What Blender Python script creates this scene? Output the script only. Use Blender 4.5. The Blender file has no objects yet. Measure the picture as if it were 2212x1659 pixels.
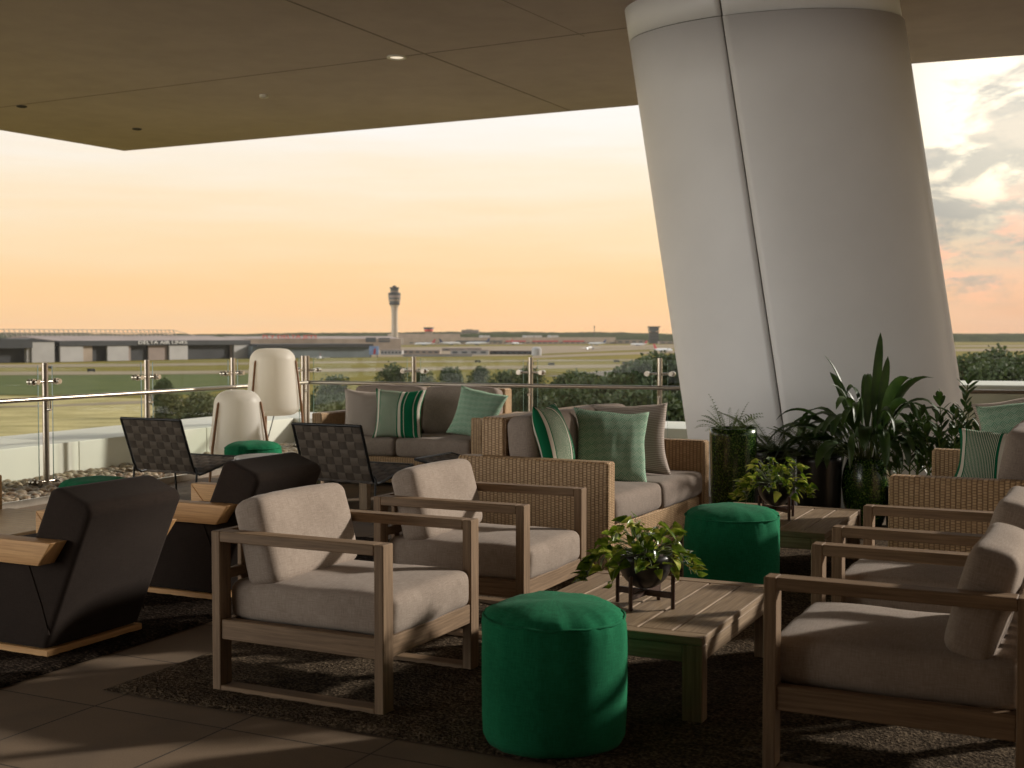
import bpy, bmesh, math, random
from mathutils import Vector, Matrix, noise
R = math.radians
random.seed(7)
SC = bpy.context.scene
COL = SC.collection

# ---------------------------------------------------------------- camera
EYE = 1.39
F = 2681.0           # focal length in units of a 2212 wide picture
PITCH = math.atan((829.5 - 725.0) / F)
cam_d = bpy.data.cameras.new('camera')
cam = bpy.data.objects.new('camera', cam_d); COL.objects.link(cam)
cam_d.sensor_width = 36.0; cam_d.lens = F / 2212 * 36
cam.location = (0, 0, EYE); cam.rotation_euler = (R(90) - PITCH, 0, 0)
cam_d.clip_end = 20000; cam_d.clip_start = 0.05
cam_d.dof.use_dof = True; cam_d.dof.focus_distance = 6.3; cam_d.dof.aperture_fstop = 4.5
SC.camera = cam

def ray(u, v):
    xc, yc = (u - 1106.0) / F, (829.5 - v) / F
    c, s = math.cos(PITCH), math.sin(PITCH)
    return Vector((xc, c + s * yc, -s + c * yc))
def gp(u, v, z=0.0):                    # the point of a level plane seen at (u, v)
    d = ray(u, v); t = (z - EYE) / d.z
    return Vector((d.x * t, d.y * t, z))
def dp(u, v, Y):
    d = ray(u, v); t = Y / d.y
    return Vector((d.x * t, Y, EYE + d.z * t))
TH = R(26)
EX = Vector((math.cos(TH), -math.sin(TH), 0)); NX = Vector((math.sin(TH), math.cos(TH), 0))

# ---------------------------------------------------------------- object helpers
def tag(o, label=None, cat=None, group=None, kind=None):
    if label: o['label'] = label
    if cat: o['category'] = cat
    if group: o['group'] = group
    if kind: o['kind'] = kind
    return o
def thing(name, label, cat, loc=(0, 0, 0), rz=0.0, group=None):
    o = bpy.data.objects.new(name, None); COL.objects.link(o)
    o.empty_display_size = .1
    o.location = loc; o.rotation_euler = (0, 0, rz)
    return tag(o, label, cat, group)
KIDS = {}
def kids(o): return KIDS.get(o.name, [])
def dup(src, loc, rz, label=None, group=None, scale=None, parent=None):
    c = src.copy(); COL.objects.link(c)
    if parent is None:
        c.location = loc; c.rotation_euler = (0, 0, rz)
        if label: c['label'] = label
        if group: c['group'] = group
        if scale: c.scale = (scale,) * 3 if not hasattr(scale, '__len__') else scale
    else:
        c.parent = parent; KIDS.setdefault(parent.name, []).append(c)
    for k in list(kids(src)): dup(k, None, None, parent=c)
    return c

class MB:
    def __init__(s): s.v = []; s.f = []; s.uv = []; s.sm = []; s.mi = []
    def add(s, vs, fs, uvs=None, smooth=False, m=0, M=None):
        b = len(s.v)
        for p in vs:
            p = Vector(p)
            s.v.append(M @ p if M is not None else p)
        for i, f in enumerate(fs):
            s.f.append(tuple(b + k for k in f))
            s.uv.append(uvs[i] if uvs else [(vs[k][0], vs[k][1]) for k in f])
            s.sm.append(smooth); s.mi.append(m)
    def box(s, lo, hi, c=.003, mode='wood', M=None, m=0):
        lo, hi = Vector(lo), Vector(hi)
        lo, hi = Vector([min(a, b) for a, b in zip(lo, hi)]), Vector([max(a, b) for a, b in zip(lo, hi)])
        d = hi - lo; c = min(c, min(d) * .3)
        off = (random.random() * 7, random.random() * 7) if mode == 'wood' else (0, 0)
        longest = max(range(3), key=lambda k: d[k])
        def uvp(p, ax):
            a, b = [k for k in range(3) if k != ax]
            if mode == 'wood':
                if longest == b or (ax == longest and d[b] > d[a]): a, b = b, a
                return (p[a] + off[0], p[b] + off[1])
            if ax == 2: return (p[0], p[1])
            return (p[a], p[2])
        vs = []; idx = {}
        for sx in (0, 1):
            for sy in (0, 1):
                for sz in (0, 1):
                    sg = (sx, sy, sz)
                    for ax in range(3):
                        p = []
                        for k in range(3):
                            e = hi[k] if sg[k] else lo[k]
                            if k != ax: e += -c if sg[k] else c
                            p.append(e)
                        idx[(sg, ax)] = len(vs); vs.append(p)
        fs = []; us = []
        def face(q, ax):
            P = [Vector(vs[k]) for k in q]
            nrm = (P[1] - P[0]).cross(P[2] - P[0]); ctr = sum(P, Vector()) / len(P) - (lo + hi) / 2
            if nrm.dot(ctr) < 0: q = q[::-1]
            fs.append(tuple(q)); us.append([uvp(vs[k], ax) for k in q])
        for ax in range(3):
            a, b = [k for k in range(3) if k != ax]
            for sd in (0, 1):
                q = []
                for (ua, ub) in ((0, 0), (1, 0), (1, 1), (0, 1)):
                    sg = [0, 0, 0]; sg[ax] = sd; sg[a] = ua; sg[b] = ub
                    q.append(idx[(tuple(sg), ax)])
                face(q, ax)
            for ua in (0, 1):          # edges along ax
                for ub in (0, 1):
                    sg0 = [0, 0, 0]; sg0[a] = ua; sg0[b] = ub; sg1 = list(sg0); sg1[ax] = 1
                    face([idx[(tuple(sg0), a)], idx[(tuple(sg1), a)], idx[(tuple(sg1), b)], idx[(tuple(sg0), b)]], a)
        for sx in (0, 1):
            for sy in (0, 1):
                for sz in (0, 1):
                    face([idx[((sx, sy, sz), k)] for k in range(3)], 0)
        s.add(vs, fs, us, M=M, m=m)
    def cushion(s, dims, r=.04, puff=.02, seed=0, M=None, div=10, wr=.004):
        dx, dy, dz = [k / 2 for k in dims]
        def shape(p):
            q = Vector([max(-k + r, min(k - r, c)) for c, k in zip(p, (dx, dy, dz))])
            d = p - q
            if d.length > 1e-9: d = d.normalized() * r
            o = q + d
            a, b, c = o.x / dx, o.y / dy, o.z / dz
            ax, ay, az = 1 - a * a, 1 - b * b, 1 - c * c
            ax, ay, az = max(ax, 0), max(ay, 0), max(az, 0)
            k = (ax * ay * az)
            o.z += puff * (1 if c > 0 else -1) * abs(c) ** .7 * (ax * ay) ** .55
            o.x += puff * .6 * (a) * (az * ay) ** .7
            o.y += puff * .6 * (b) * (az * ax) ** .7
            nn = noise.noise_vector(Vector((o.x * 5 + seed * 3.1, o.y * 5, o.z * 5)))
            n2 = noise.noise_vector(Vector((o.x * 14 + seed, o.y * 14, o.z * 14 + seed)))
            return o + nn * wr * 1.6 + n2 * wr * .7
        vd = {}; vs = []; fs = []; us = []
        dv = [max(4, int(round(div * k / max(dims)))) for k in dims]
        def gl(n, k):                      # denser near the edges
            out = []
            half = k
            inner = [(-half + r) + (2 * half - 2 * r) * i / n for i in range(n + 1)]
            return [-half, -half + r * .3, -half + r * .62] + inner + [half - r * .62, half - r * .3, half]
        G = [gl(dv[k], (dx, dy, dz)[k]) for k in range(3)]
        def vid(p):
            k = (round(p[0], 5), round(p[1], 5), round(p[2], 5))
            if k not in vd: vd[k] = len(vs); vs.append(shape(Vector(p)))
            return vd[k]
        for ax in range(3):
            a, b = [k for k in range(3) if k != ax]
            for sd in (-1, 1):
                for i in range(len(G[a]) - 1):
                    for j in range(len(G[b]) - 1):
                        q = []; uu = []
                        for (x, y) in ((i, j), (i + 1, j), (i + 1, j + 1), (i, j + 1)):
                            p = [0, 0, 0]; p[ax] = sd * (dx, dy, dz)[ax]; p[a] = G[a][x]; p[b] = G[b][y]
                            q.append(vid(p)); uu.append((p[a] + seed, p[b] + seed * .7))
                        flip = (sd < 0) != (ax == 1)
                        if flip: q = q[::-1]; uu = uu[::-1]
                        if len(set(q)) == 4: fs.append(tuple(q)); us.append(uu)
        s.add(vs, fs, us, smooth=True, M=M)
    def pillow(s, w, h, t, seed=0, M=None, n=22):
        vs = []; fs = []; us = []; idx = {}
        for side in (1, -1):
            for i in range(n + 1):
                for j in range(n + 1):
                    edge = i in (0, n) or j in (0, n)
                    if edge and side == -1: idx[(side, i, j)] = idx[(1, i, j)]; continue
                    u = 2 * i / n - 1; v = 2 * j / n - 1
                    x = w / 2 * u * (1 - .13 * (1 - v * v)) ; y = h / 2 * v * (1 - (.16 if v > 0 else .08) * (1 - u * u))
                    z = side * t / 2 * ((1 - abs(u) ** 2.6) * (1 - abs(v) ** 2.6)) ** .62
                    nz = noise.noise_vector(Vector((x * 6 + seed * 5, y * 6, side * 3 + seed)))
                    k = noise.noise(Vector((x * 22 + seed, y * 7, seed * 2.))) * .006 * (1 - abs(u) * .5)
                    x += nz.x * .012; y += nz.y * .012 - .02 * (u * u - .4) * (v > 0) * v; z += nz.z * .01 * (0 if edge else 1) + (0 if edge else k)
                    idx[(side, i, j)] = len(vs); vs.append((x, y, z))
        for side in (1, -1):
            for i in range(n):
                for j in range(n):
                    q = [idx[(side, a, b)] for a, b in ((i, j), (i + 1, j), (i + 1, j + 1), (i, j + 1))]
                    uu = [(a / n * w, b / n * h) for a, b in ((i, j), (i + 1, j), (i + 1, j + 1), (i, j + 1))]
                    if side < 0: q = q[::-1]; uu = uu[::-1]
                    fs.append(tuple(q)); us.append(uu)
        s.add(vs, fs, us, smooth=True, M=M)
    def tube(s, pts, rad, seg=8, cap=True, M=None, m=0):
        pts = [Vector(p) for p in pts]
        rads = rad if hasattr(rad, '__len__') else [rad] * len(pts)
        vs = []; fs = []; us = []; L = 0
        up = None
        for i, p in enumerate(pts):
            t = (pts[min(i + 1, len(pts) - 1)] - pts[max(i - 1, 0)]).normalized()
            if up is None:
                up = Vector((0, 0, 1)) if abs(t.z) < .9 else Vector((1, 0, 0))
            a = (up - t * up.dot(t)).normalized(); b = t.cross(a); up = a
            for k in range(seg):
                g = 2 * math.pi * k / seg
                vs.append(p + (a * math.cos(g) + b * math.sin(g)) * rads[i])
        for i in range(len(pts) - 1):
            L2 = L + (pts[i + 1] - pts[i]).length
            for k in range(seg):
                k2 = (k + 1) % seg
                fs.append((i * seg + k, i * seg + k2, (i + 1) * seg + k2, (i + 1) * seg + k))
                us.append([(L, k / seg * .1), (L, (k + 1) / seg * .1), (L2, (k + 1) / seg * .1), (L2, k / seg * .1)])
            L = L2
        s.add(vs, fs, us, smooth=True, M=M, m=m)
        if cap:
            e = (len(pts) - 1) * seg
            s.add(vs[:seg], [tuple(range(seg))[::-1]], M=M, m=m); s.add(vs[e:], [tuple(range(seg))], M=M, m=m)
    def lathe(s, prof, seg=40, M=None, m=0, sx=1, sy=1):
        vs = []; fs = []; us = []
        for (r, z) in prof:
            for k in range(seg):
                g = 2 * math.pi * k / seg
                vs.append((r * math.cos(g) * sx, r * math.sin(g) * sy, z))
        for i in range(len(prof) - 1):
            for k in range(seg):
                k2 = (k + 1) % seg
                fs.append((i * seg + k, i * seg + k2, (i + 1) * seg + k2, (i + 1) * seg + k))
                us.append([(k / seg, prof[i][1]), ((k + 1) / seg, prof[i][1]), ((k + 1) / seg, prof[i + 1][1]), (k / seg, prof[i + 1][1])])
        s.add(vs, fs, us, smooth=True, M=M, m=m)
    def prism(s, poly, z0, z1, M=None, m=0):       # poly of (x, y), extruded along z
        n = len(poly)
        ar = sum(poly[i][0] * poly[(i + 1) % n][1] - poly[(i + 1) % n][0] * poly[i][1] for i in range(n))
        if ar < 0: poly = poly[::-1]
        vs = [(p[0], p[1], z0) for p in poly] + [(p[0], p[1], z1) for p in poly]
        fs = [tuple(range(n))[::-1], tuple(range(n, 2 * n))]
        us = [[(poly[k][0], poly[k][1]) for k in range(n)][::-1], [(poly[k][0], poly[k][1]) for k in range(n)]]
        for i in range(n):
            j = (i + 1) % n
            d = math.dist(poly[i], poly[j])
            fs.append((i, j, n + j, n + i)); us.append([(0, z0), (d, z0), (d, z1), (0, z1)])
        s.add(vs, fs, us, M=M, m=m)
    def sheet(s, pts, m=0):
        s.add(pts, [tuple(range(len(pts)))], [[(p[0], p[1]) for p in pts]], m=m)
    def build(s, name, mat, parent=None, bev=0, kind=None):
        me = bpy.data.meshes.new(name)
        me.from_pydata([tuple(p) for p in s.v], [], s.f)
        uvl = me.uv_layers.new(name='UVMap')
        flat = []
        for u in s.uv:
            for a in u: flat += [a[0], a[1]]
        uvl.data.foreach_set('uv', flat)
        me.polygons.foreach_set('use_smooth', s.sm)
        me.polygons.foreach_set('material_index', s.mi)
        for x in (mat if isinstance(mat, (list, tuple)) else [mat]): me.materials.append(x)
        if bev:
            b = bmesh.new(); b.from_mesh(me)
            bmesh.ops.remove_doubles(b, verts=b.verts, dist=1e-5)
            bmesh.ops.bevel(b, geom=[e for e in b.edges if e.calc_face_angle(0) > .35], offset=bev, segments=3, profile=.6, affect='EDGES')
            for f in b.faces: f.smooth = True
            b.to_mesh(me); b.free()
            try: me.set_sharp_from_angle(angle=R(50))
            except Exception: pass
        me.update()
        o = bpy.data.objects.new(name, me); COL.objects.link(o)
        if parent is not None:
            o.parent = parent; KIDS.setdefault(parent.name, []).append(o)
        if kind: o['kind'] = kind
        return o
def T(x, y, z, rz=0, ry=0, rx=0):
    return Matrix.Translation((x, y, z)) @ Matrix.Rotation(rz, 4, 'Z') @ Matrix.Rotation(ry, 4, 'Y') @ Matrix.Rotation(rx, 4, 'X')

# ---------------------------------------------------------------- materials
class NT:
    def __init__(s, nt): s.nt = nt
    def n(s, t, ins=None, **kw):
        o = s.nt.nodes.new(t)
        for k, v in kw.items(): setattr(o, k, v)
        for k, v in (ins or {}).items(): s.set(o.inputs[k], v)
        return o
    def set(s, inp, v):
        if isinstance(v, bpy.types.NodeSocket): s.nt.links.new(v, inp)
        elif isinstance(v, bpy.types.Node): s.nt.links.new(v.outputs[0], inp)
        else:
            if hasattr(inp.default_value, '__len__') and hasattr(v, '__len__') and len(v) == 3 and len(inp.default_value) == 4: v = (*v, 1)
            inp.default_value = v
    def m(s, op, a, b=None, c=None, clamp=False):
        o = s.nt.nodes.new('ShaderNodeMath'); o.operation = op; o.use_clamp = clamp
        s.set(o.inputs[0], a)
        if b is not None: s.set(o.inputs[1], b)
        if c is not None: s.set(o.inputs[2], c)
        return o.outputs[0]
    def mix(s, f, a, b, blend='MIX'):
        o = s.nt.nodes.new('ShaderNodeMix'); o.data_type = 'RGBA'; o.blend_type = blend
        s.set(o.inputs[0], f); s.set(o.inputs[6], a); s.set(o.inputs[7], b)
        return o.outputs[2]
    def ss(s, x, a, b):
        o = s.nt.nodes.new('ShaderNodeMapRange'); o.interpolation_type = 'SMOOTHSTEP'
        s.set(o.inputs[0], x); o.inputs[1].default_value = a; o.inputs[2].default_value = b
        return o.outputs[0]
    def ramp(s, x, stops, interp='LINEAR'):
        o = s.nt.nodes.new('ShaderNodeValToRGB'); s.set(o.inputs[0], x)
        cr = o.color_ramp; cr.interpolation = interp
        while len(cr.elements) < len(stops): cr.elements.new(.5)
        for e, (p, c) in zip(cr.elements, stops): e.position = p; e.color = (*c, 1)
        return o.outputs[0]
    def noise(s, vec, scale, detail=4, rough=.55, dist=0.):
        o = s.n('ShaderNodeTexNoise', {'Vector': vec, 'Scale': scale, 'Detail': detail, 'Roughness': rough, 'Distortion': dist})
        return o.outputs['Fac']
    def mapv(s, vec, scale=(1, 1, 1), rot=(0, 0, 0), loc=(0, 0, 0)):
        o = s.n('ShaderNodeMapping', {'Vector': vec, 'Scale': scale, 'Rotation': rot, 'Location': loc}); return o.outputs[0]
    def bump(s, h, st=.3, dist=.01):
        return s.n('ShaderNodeBump', {'Height': h, 'Strength': st, 'Distance': dist}).outputs[0]
def material(name):
    m = bpy.data.materials.new(name); m.use_nodes = True
    nt = m.node_tree; nt.nodes.clear(); g = NT(nt)
    out = nt.nodes.new('ShaderNodeOutputMaterial'); p = nt.nodes.new('ShaderNodeBsdfPrincipled')
    nt.links.new(p.outputs[0], out.inputs[0])
    tc = nt.nodes.new('ShaderNodeTexCoord')
    return m, g, p, tc.outputs['UV'], tc.outputs['Object'], out
def plain(name, col, rough=.6, metal=0., var=.12, scale=6, bump=0., spec=.5, coat=0.):
    m, g, p, uv, ob, out = material(name)
    nz = g.noise(ob, scale, 5)
    c2 = tuple(c * (1 - var) for c in col); c1 = tuple(min(1, c * (1 + var)) for c in col)
    g.set(p.inputs['Base Color'], g.mix(g.ss(nz, .3, .7), c2, c1))
    p.inputs['Roughness'].default_value = rough; p.inputs['Metallic'].default_value = metal
    p.inputs['Specular IOR Level'].default_value = spec; p.inputs['Coat Weight'].default_value = coat
    if bump: g.set(p.inputs['Normal'], g.bump(g.noise(ob, scale * 12, 4), bump, .004))
    return m
def wood(name, dark, light, rough=.6, grain=1.0, ring=7):
    m, g, p, uv, ob, out = material(name)
    a = g.noise(g.mapv(uv, (1.6, 38, 1)), grain * 2.2, 6, .62, .25)
    b = g.noise(g.mapv(uv, (6, 240, 1)), grain * 2, 3, .6)
    c = g.noise(g.mapv(uv, (.7, 5, 1)), 2.0, 2)
    f = g.m('ADD', g.m('MULTIPLY', a, .62), g.m('ADD', g.m('MULTIPLY', b, .22), g.m('MULTIPLY', c, .22)))
    g.set(p.inputs['Base Color'], g.ramp(f, [(.36, dark), (.53, tuple((x + y) / 2 for x, y in zip(dark, light))), (.68, light)]))
    p.inputs['Roughness'].default_value = rough; p.inputs['Specular IOR Level'].default_value = .35
    g.set(p.inputs['Normal'], g.bump(f, .35, .003))
    return m
def linen(name, c1, c2, slub=1.0):
    m, g, p, uv, ob, out = material(name)
    a = g.noise(g.mapv(uv, (22, 340, 1)), 1.0, 4, .7)
    b = g.noise(g.mapv(uv, (340, 22, 1)), 1.0, 4, .7)
    c = g.noise(ob, 4, 3)
    f = g.m('ADD', g.m('MULTIPLY', g.m('ADD', a, b), .5 * .8), g.m('MULTIPLY', c, .2))
    g.set(p.inputs['Base Color'], g.ramp(f, [(.38, c1), (.62, c2)]))
    p.inputs['Roughness'].default_value = .95; p.inputs['Specular IOR Level'].default_value = .1
    p.inputs['Sheen Weight'].default_value = .10; p.inputs['Sheen Roughness'].default_value = .5
    g.set(p.inputs['Normal'], g.bump(g.m('ADD', f, g.noise(ob, 420, 2)), .4, .0022))
    return m
def wicker(name, dark, lit, tone):
    # upright ribs of short flat strands, every other rib shifted by half a strand
    m, g, p, uv, ob, out = material(name)
    wob = g.n('ShaderNodeVectorMath', {0: g.n('ShaderNodeTexNoise', {'Vector': uv, 'Scale': 9.0}).outputs['Color'], 1: (.006, .005, 0)}, operation='MULTIPLY').outputs[0]
    sx = g.n('ShaderNodeSeparateXYZ', {0: g.n('ShaderNodeVectorMath', {0: uv, 1: wob}, operation='ADD').outputs[0]})
    ua = g.m('DIVIDE', sx.outputs[0], .0256); col = g.m('FLOOR', ua); fa = g.m('ABSOLUTE', g.m('SUBTRACT', g.m('FRACT', ua), .5))
    vb = g.m('ADD', g.m('DIVIDE', sx.outputs[1], .0150), g.m('MULTIPLY', g.m('PINGPONG', col, 1), .5)); row = g.m('FLOOR', vb); fb = g.m('ABSOLUTE', g.m('SUBTRACT', g.m('FRACT', vb), .5))
    over = g.m('MULTIPLY', g.ss(fa, .46, .30), g.ss(fb, .50, .34))
    rn = g.n('ShaderNodeTexWhiteNoise', {'Vector': g.n('ShaderNodeCombineXYZ', {0: col, 1: row}).outputs[0]}).outputs['Value']
    c = g.mix(g.m('MULTIPLY', rn, .8), lit, tone)
    c = g.mix(over, dark, c)
    g.set(p.inputs['Base Color'], g.mix(g.m('MULTIPLY', g.ss(g.noise(ob, 5, 4), .35, .75), .3), c, g.mix(.6, c, dark)))
    g.set(p.inputs['Normal'], g.bump(over, .8, .006))
    p.inputs['Roughness'].default_value = .48; p.inputs['Specular IOR Level'].default_value = .4
    return m
def leafmat(name, dark, light, edge=None, sc=30, rough=.35, transl=.25):
    m, g, p, uv, ob, out = material(name)
    a = g.noise(ob, sc, 3); b = g.noise(ob, sc * .25, 2)
    col = g.ramp(g.m('ADD', g.m('MULTIPLY', a, .6), g.m('MULTIPLY', b, .4)), [(.36, dark), (.6, light)] if edge is None else [(.38, dark), (.50, light), (.60, edge)])
    g.set(p.inputs['Base Color'], col); p.inputs['Roughness'].default_value = rough
    tr = g.n('ShaderNodeBsdfTranslucent', {'Color': g.mix(.35, col, (1, 1, .3), 'MULTIPLY')})
    mx = g.n('ShaderNodeMixShader', {0: transl, 1: p.outputs[0], 2: tr.outputs[0]})
    m.node_tree.links.new(mx.outputs[0], out.inputs[0])
    return m

MT = {}
MT['linen'] = linen('grey_linen', (.238, .188, .150), (.45, .372, .308))
MT['linen_dk'] = linen('taupe_linen', (.20, .158, .128), (.37, .305, .256))
MT['teak'] = wood('weathered_teak', (.122, .074, .040), (.315, .208, .120))
MT['table_teak'] = wood('pale_weathered_teak', (.165, .108, .064), (.43, .31, .195))
MT['pine'] = wood('honey_wood', (.43, .215, .08), (.76, .46, .205), .5)
MT['slat'] = wood('pale_slats', (.60, .42, .23), (.82, .64, .42), .5)
MT['walnut'] = wood('dark_walnut', (.035, .014, .007), (.08, .035, .018), .5)
MT['wicker'] = wicker('rattan_weave', (.27, .160, .078), (.64, .435, .245), (.50, .325, .172))
MT['black_fabric'] = linen('charcoal_upholstery', (.022, .0152, .0118), (.040, .029, .023)); MT['black_fabric'].node_tree.nodes['Principled BSDF'].inputs['Sheen Weight'].default_value = .04
MT['green'] = linen('green_canvas', (.006, .112, .046), (.020, .235, .105)); MT['green'].node_tree.nodes['Principled BSDF'].inputs['Sheen Weight'].default_value = 0.035
MT['black_metal'] = plain('black_metal', (.02, .02, .02), .4, .3)
MT['steel'] = plain('brushed_steel', (.43, .38, .32), .28, 1.0, .06, 30)
MT['white_paint'] = plain('white_metal_paint', (.80, .79, .76), .5, 0, .02, 2)
MT['col_paint'] = plain('white_column_paint', (.81, .805, .80), .42, 0, .03, 1.2)
MT['dark_joint'] = plain('dark_joint', (.05, .045, .04), .8)
MT['soil'] = plain('soil', (.035, .022, .014), .95, 0, .5, 40, .6)
MT['black_pot'] = plain('black_ceramic', (.012, .011, .010), .3)
MT['stem'] = plain('green_stem', (.10, .14, .03), .5)
MT['pothos'] = leafmat('variegated_leaf', (.035, .085, .010), (.18, .27, .022), (.62, .62, .13), 22, .24, .30)
MT['dark_leaf'] = leafmat('dark_leaf', (.018, .048, .010), (.055, .105, .020), None, 8, .46, .12)
MT['fern_leaf'] = leafmat('fern_leaf', (.04, .085, .016), (.14, .20, .045), None, 12, .45, .2)
MT['crown'] = leafmat('tree_foliage', (.022, .040, .010), (.075, .100, .028), None, .35, .7, .15)
MT['crown_b'] = leafmat('shrub_foliage', (.045, .060, .015), (.13, .13, .04), None, .35, .7, .15)
MT['bark'] = plain('bark', (.07, .05, .035), .9)
def green_glaze():
    m, g, p, uv, ob, out = material('green_glaze')
    v = g.n('ShaderNodeTexVoronoi', {'Vector': ob, 'Scale': 90.0}).outputs['Distance']
    f = g.m('ADD', g.m('MULTIPLY', g.noise(ob, 70, 3, .7), .7), g.m('MULTIPLY', v, .4))
    g.set(p.inputs['Base Color'], g.ramp(f, [(.40, (.005, .018, .004)), (.58, (.02, .07, .009)), (.74, (.16, .25, .05))]))
    p.inputs['Roughness'].default_value = .22; p.inputs['Coat Weight'].default_value = .25; p.inputs['Coat Roughness'].default_value = .05
    g.set(p.inputs['Normal'], g.bump(f, .12, .002)); return m
MT['glaze'] = green_glaze()
def shade_mat():
    m, g, p, uv, ob, out = material('lamp_shade_plastic')
    p.inputs['Base Color'].default_value = (.80, .76, .69, 1); p.inputs['Roughness'].default_value = .45
    g.set(p.inputs['Base Color'], g.mix(g.noise(ob, 3, 3), (.82, .79, .73), (.86, .84, .79)))
    tr = g.n('ShaderNodeBsdfTranslucent', {'Color': (.90, .85, .75, 1)})
    mx = g.n('ShaderNodeMixShader', {0: .55, 1: p.outputs[0], 2: tr.outputs[0]})
    m.node_tree.links.new(mx.outputs[0], out.inputs[0]); return m
MT['shade'] = shade_mat()
def glass_mat():
    m, g, p, uv, ob, out = material('railing_glass')
    m.node_tree.nodes.remove(p)
    tr = g.n('ShaderNodeBsdfTransparent', {'Color': (.955, .972, .955, 1)})
    gl = g.n('ShaderNodeBsdfGlossy', {'Color': (.6, .6, .6, 1), 'Roughness': .02})
    ge = g.n('ShaderNodeNewGeometry')
    dt = g.m('ABSOLUTE', g.n('ShaderNodeVectorMath', {0: ge.outputs['Normal'], 1: ge.outputs['Incoming']}, operation='DOT_PRODUCT').outputs['Value'])
    fr = g.m('ADD', .014, g.m('MULTIPLY', g.m('POWER', g.m('SUBTRACT', 1, dt, clamp=True), 5), .8))
    smudge = g.m('MULTIPLY', g.ss(g.noise(ob, 1.3, 5), .45, .8), .018)
    df = g.n('ShaderNodeBsdfDiffuse', {'Color': (.75, .75, .70, 1)})
    a = g.n('ShaderNodeMixShader', {0: smudge, 1: tr.outputs[0], 2: df.outputs[0]})
    mx = g.n('ShaderNodeMixShader', {0: fr, 1: a.outputs[0], 2: gl.outputs[0]})
    m.node_tree.links.new(mx.outputs[0], out.inputs[0]); return m
MT['glass'] = glass_mat()
MT['glass_edge'] = plain('glass_edge', (.16, .24, .20), .2)
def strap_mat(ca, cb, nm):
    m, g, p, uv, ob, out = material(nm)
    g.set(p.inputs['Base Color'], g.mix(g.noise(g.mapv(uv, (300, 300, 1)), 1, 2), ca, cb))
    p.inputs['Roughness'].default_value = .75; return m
MT['strap'] = strap_mat((.055, .040, .028), (.085, .064, .046), 'woven_strap_across_shaded'); MT['strap_lit'] = strap_mat((.10, .076, .056), (.15, .118, .088), 'woven_strap_along_lit')  # strap shading put into the colour: lighter lengthwise, darker crosswise
# throw pillow patterns are woven in the cloth: stripes and basket weave in cloth coordinates
def striped_mat():
    m, g, p, uv, ob, out = material('green_striped_cloth')
    x = g.n('ShaderNodeSeparateXYZ', {0: uv}).outputs[0]; y = g.n('ShaderNodeSeparateXYZ', {0: uv}).outputs[1]
    gr, cr = (.006, .13, .055), (.66, .60, .50)
    f = 0.0
    def band(a, b): return g.m('MULTIPLY', g.m('GREATER_THAN', x, a), g.m('LESS_THAN', x, b))
    bands = [band(.022, .046), band(.262, .292), band(.322, .328), band(.418, .425), band(.462, .484)]
    fine = g.m('MULTIPLY', band(.056, .25), g.m('GREATER_THAN', g.m('FRACT', g.m('MULTIPLY', x, 1 / .0098)), .62))
    tot = fine
    for b in bands: tot = g.m('MAXIMUM', tot, b)
    g.set(p.inputs['Base Color'], g.mix(.12, g.mix(tot, gr, cr), g.noise(g.mapv(uv, (400, 60, 1)), 1, 2), 'MULTIPLY'))
    p.inputs['Roughness'].default_value = .9; p.inputs['Specular IOR Level'].default_value = .15
    g.set(p.inputs['Normal'], g.bump(g.noise(g.mapv(uv, (60, 500, 1)), 1, 2), .3, .002)); return m
MT['striped'] = striped_mat()
def basket_mat():
    m, g, p, uv, ob, out = material('green_basket_cloth')
    r = g.mapv(uv, (1, 1, 1), (0, 0, R(38)))
    s = .040
    sx = g.n('ShaderNodeSeparateXYZ', {0: r})
    a, b = g.m('DIVIDE', sx.outputs[0], s), g.m('DIVIDE', sx.outputs[1], s)
    chk = g.m('GREATER_THAN', g.m('FRACT', g.m('MULTIPLY', g.m('ADD', g.m('FLOOR', a), g.m('FLOOR', b)), .5)), .25)
    st = g.mix(chk, g.n('ShaderNodeCombineXYZ', {0: g.m('FRACT', g.m('MULTIPLY', a, 4))}).outputs[0], g.n('ShaderNodeCombineXYZ', {0: g.m('FRACT', g.m('MULTIPLY', b, 4))}).outputs[0])
    line = g.m('GREATER_THAN', g.n('ShaderNodeSeparateXYZ', {0: st}).outputs[0], .5)
    shade = g.mix(chk, (.10, .27, .175), (.16, .35, .24))
    g.set(p.inputs['Base Color'], g.mix(line, shade, (.42, .50, .38)))
    p.inputs['Roughness'].default_value = .92; p.inputs['Specular IOR Level'].default_value = .1
    g.set(p.inputs['Normal'], g.bump(line, .25, .002)); return m
MT['basket'] = basket_mat()
def ribbed_mat():
    m, g, p, uv, ob, out = material('grey_ribbed_cloth')
    y = g.n('ShaderNodeSeparateXYZ', {0: uv}).outputs[1]
    w = g.m('FRACT', g.m('MULTIPLY', y, 1 / .0125))
    g.set(p.inputs['Base Color'], g.mix(g.m('GREATER_THAN', w, .62), (.33, .275, .235), (.56, .49, .43)))
    p.inputs['Roughness'].default_value = .95; p.inputs['Specular IOR Level'].default_value = .1
    g.set(p.inputs['Normal'], g.bump(w, .3, .002)); return m
MT['ribbed'] = ribbed_mat()
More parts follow.
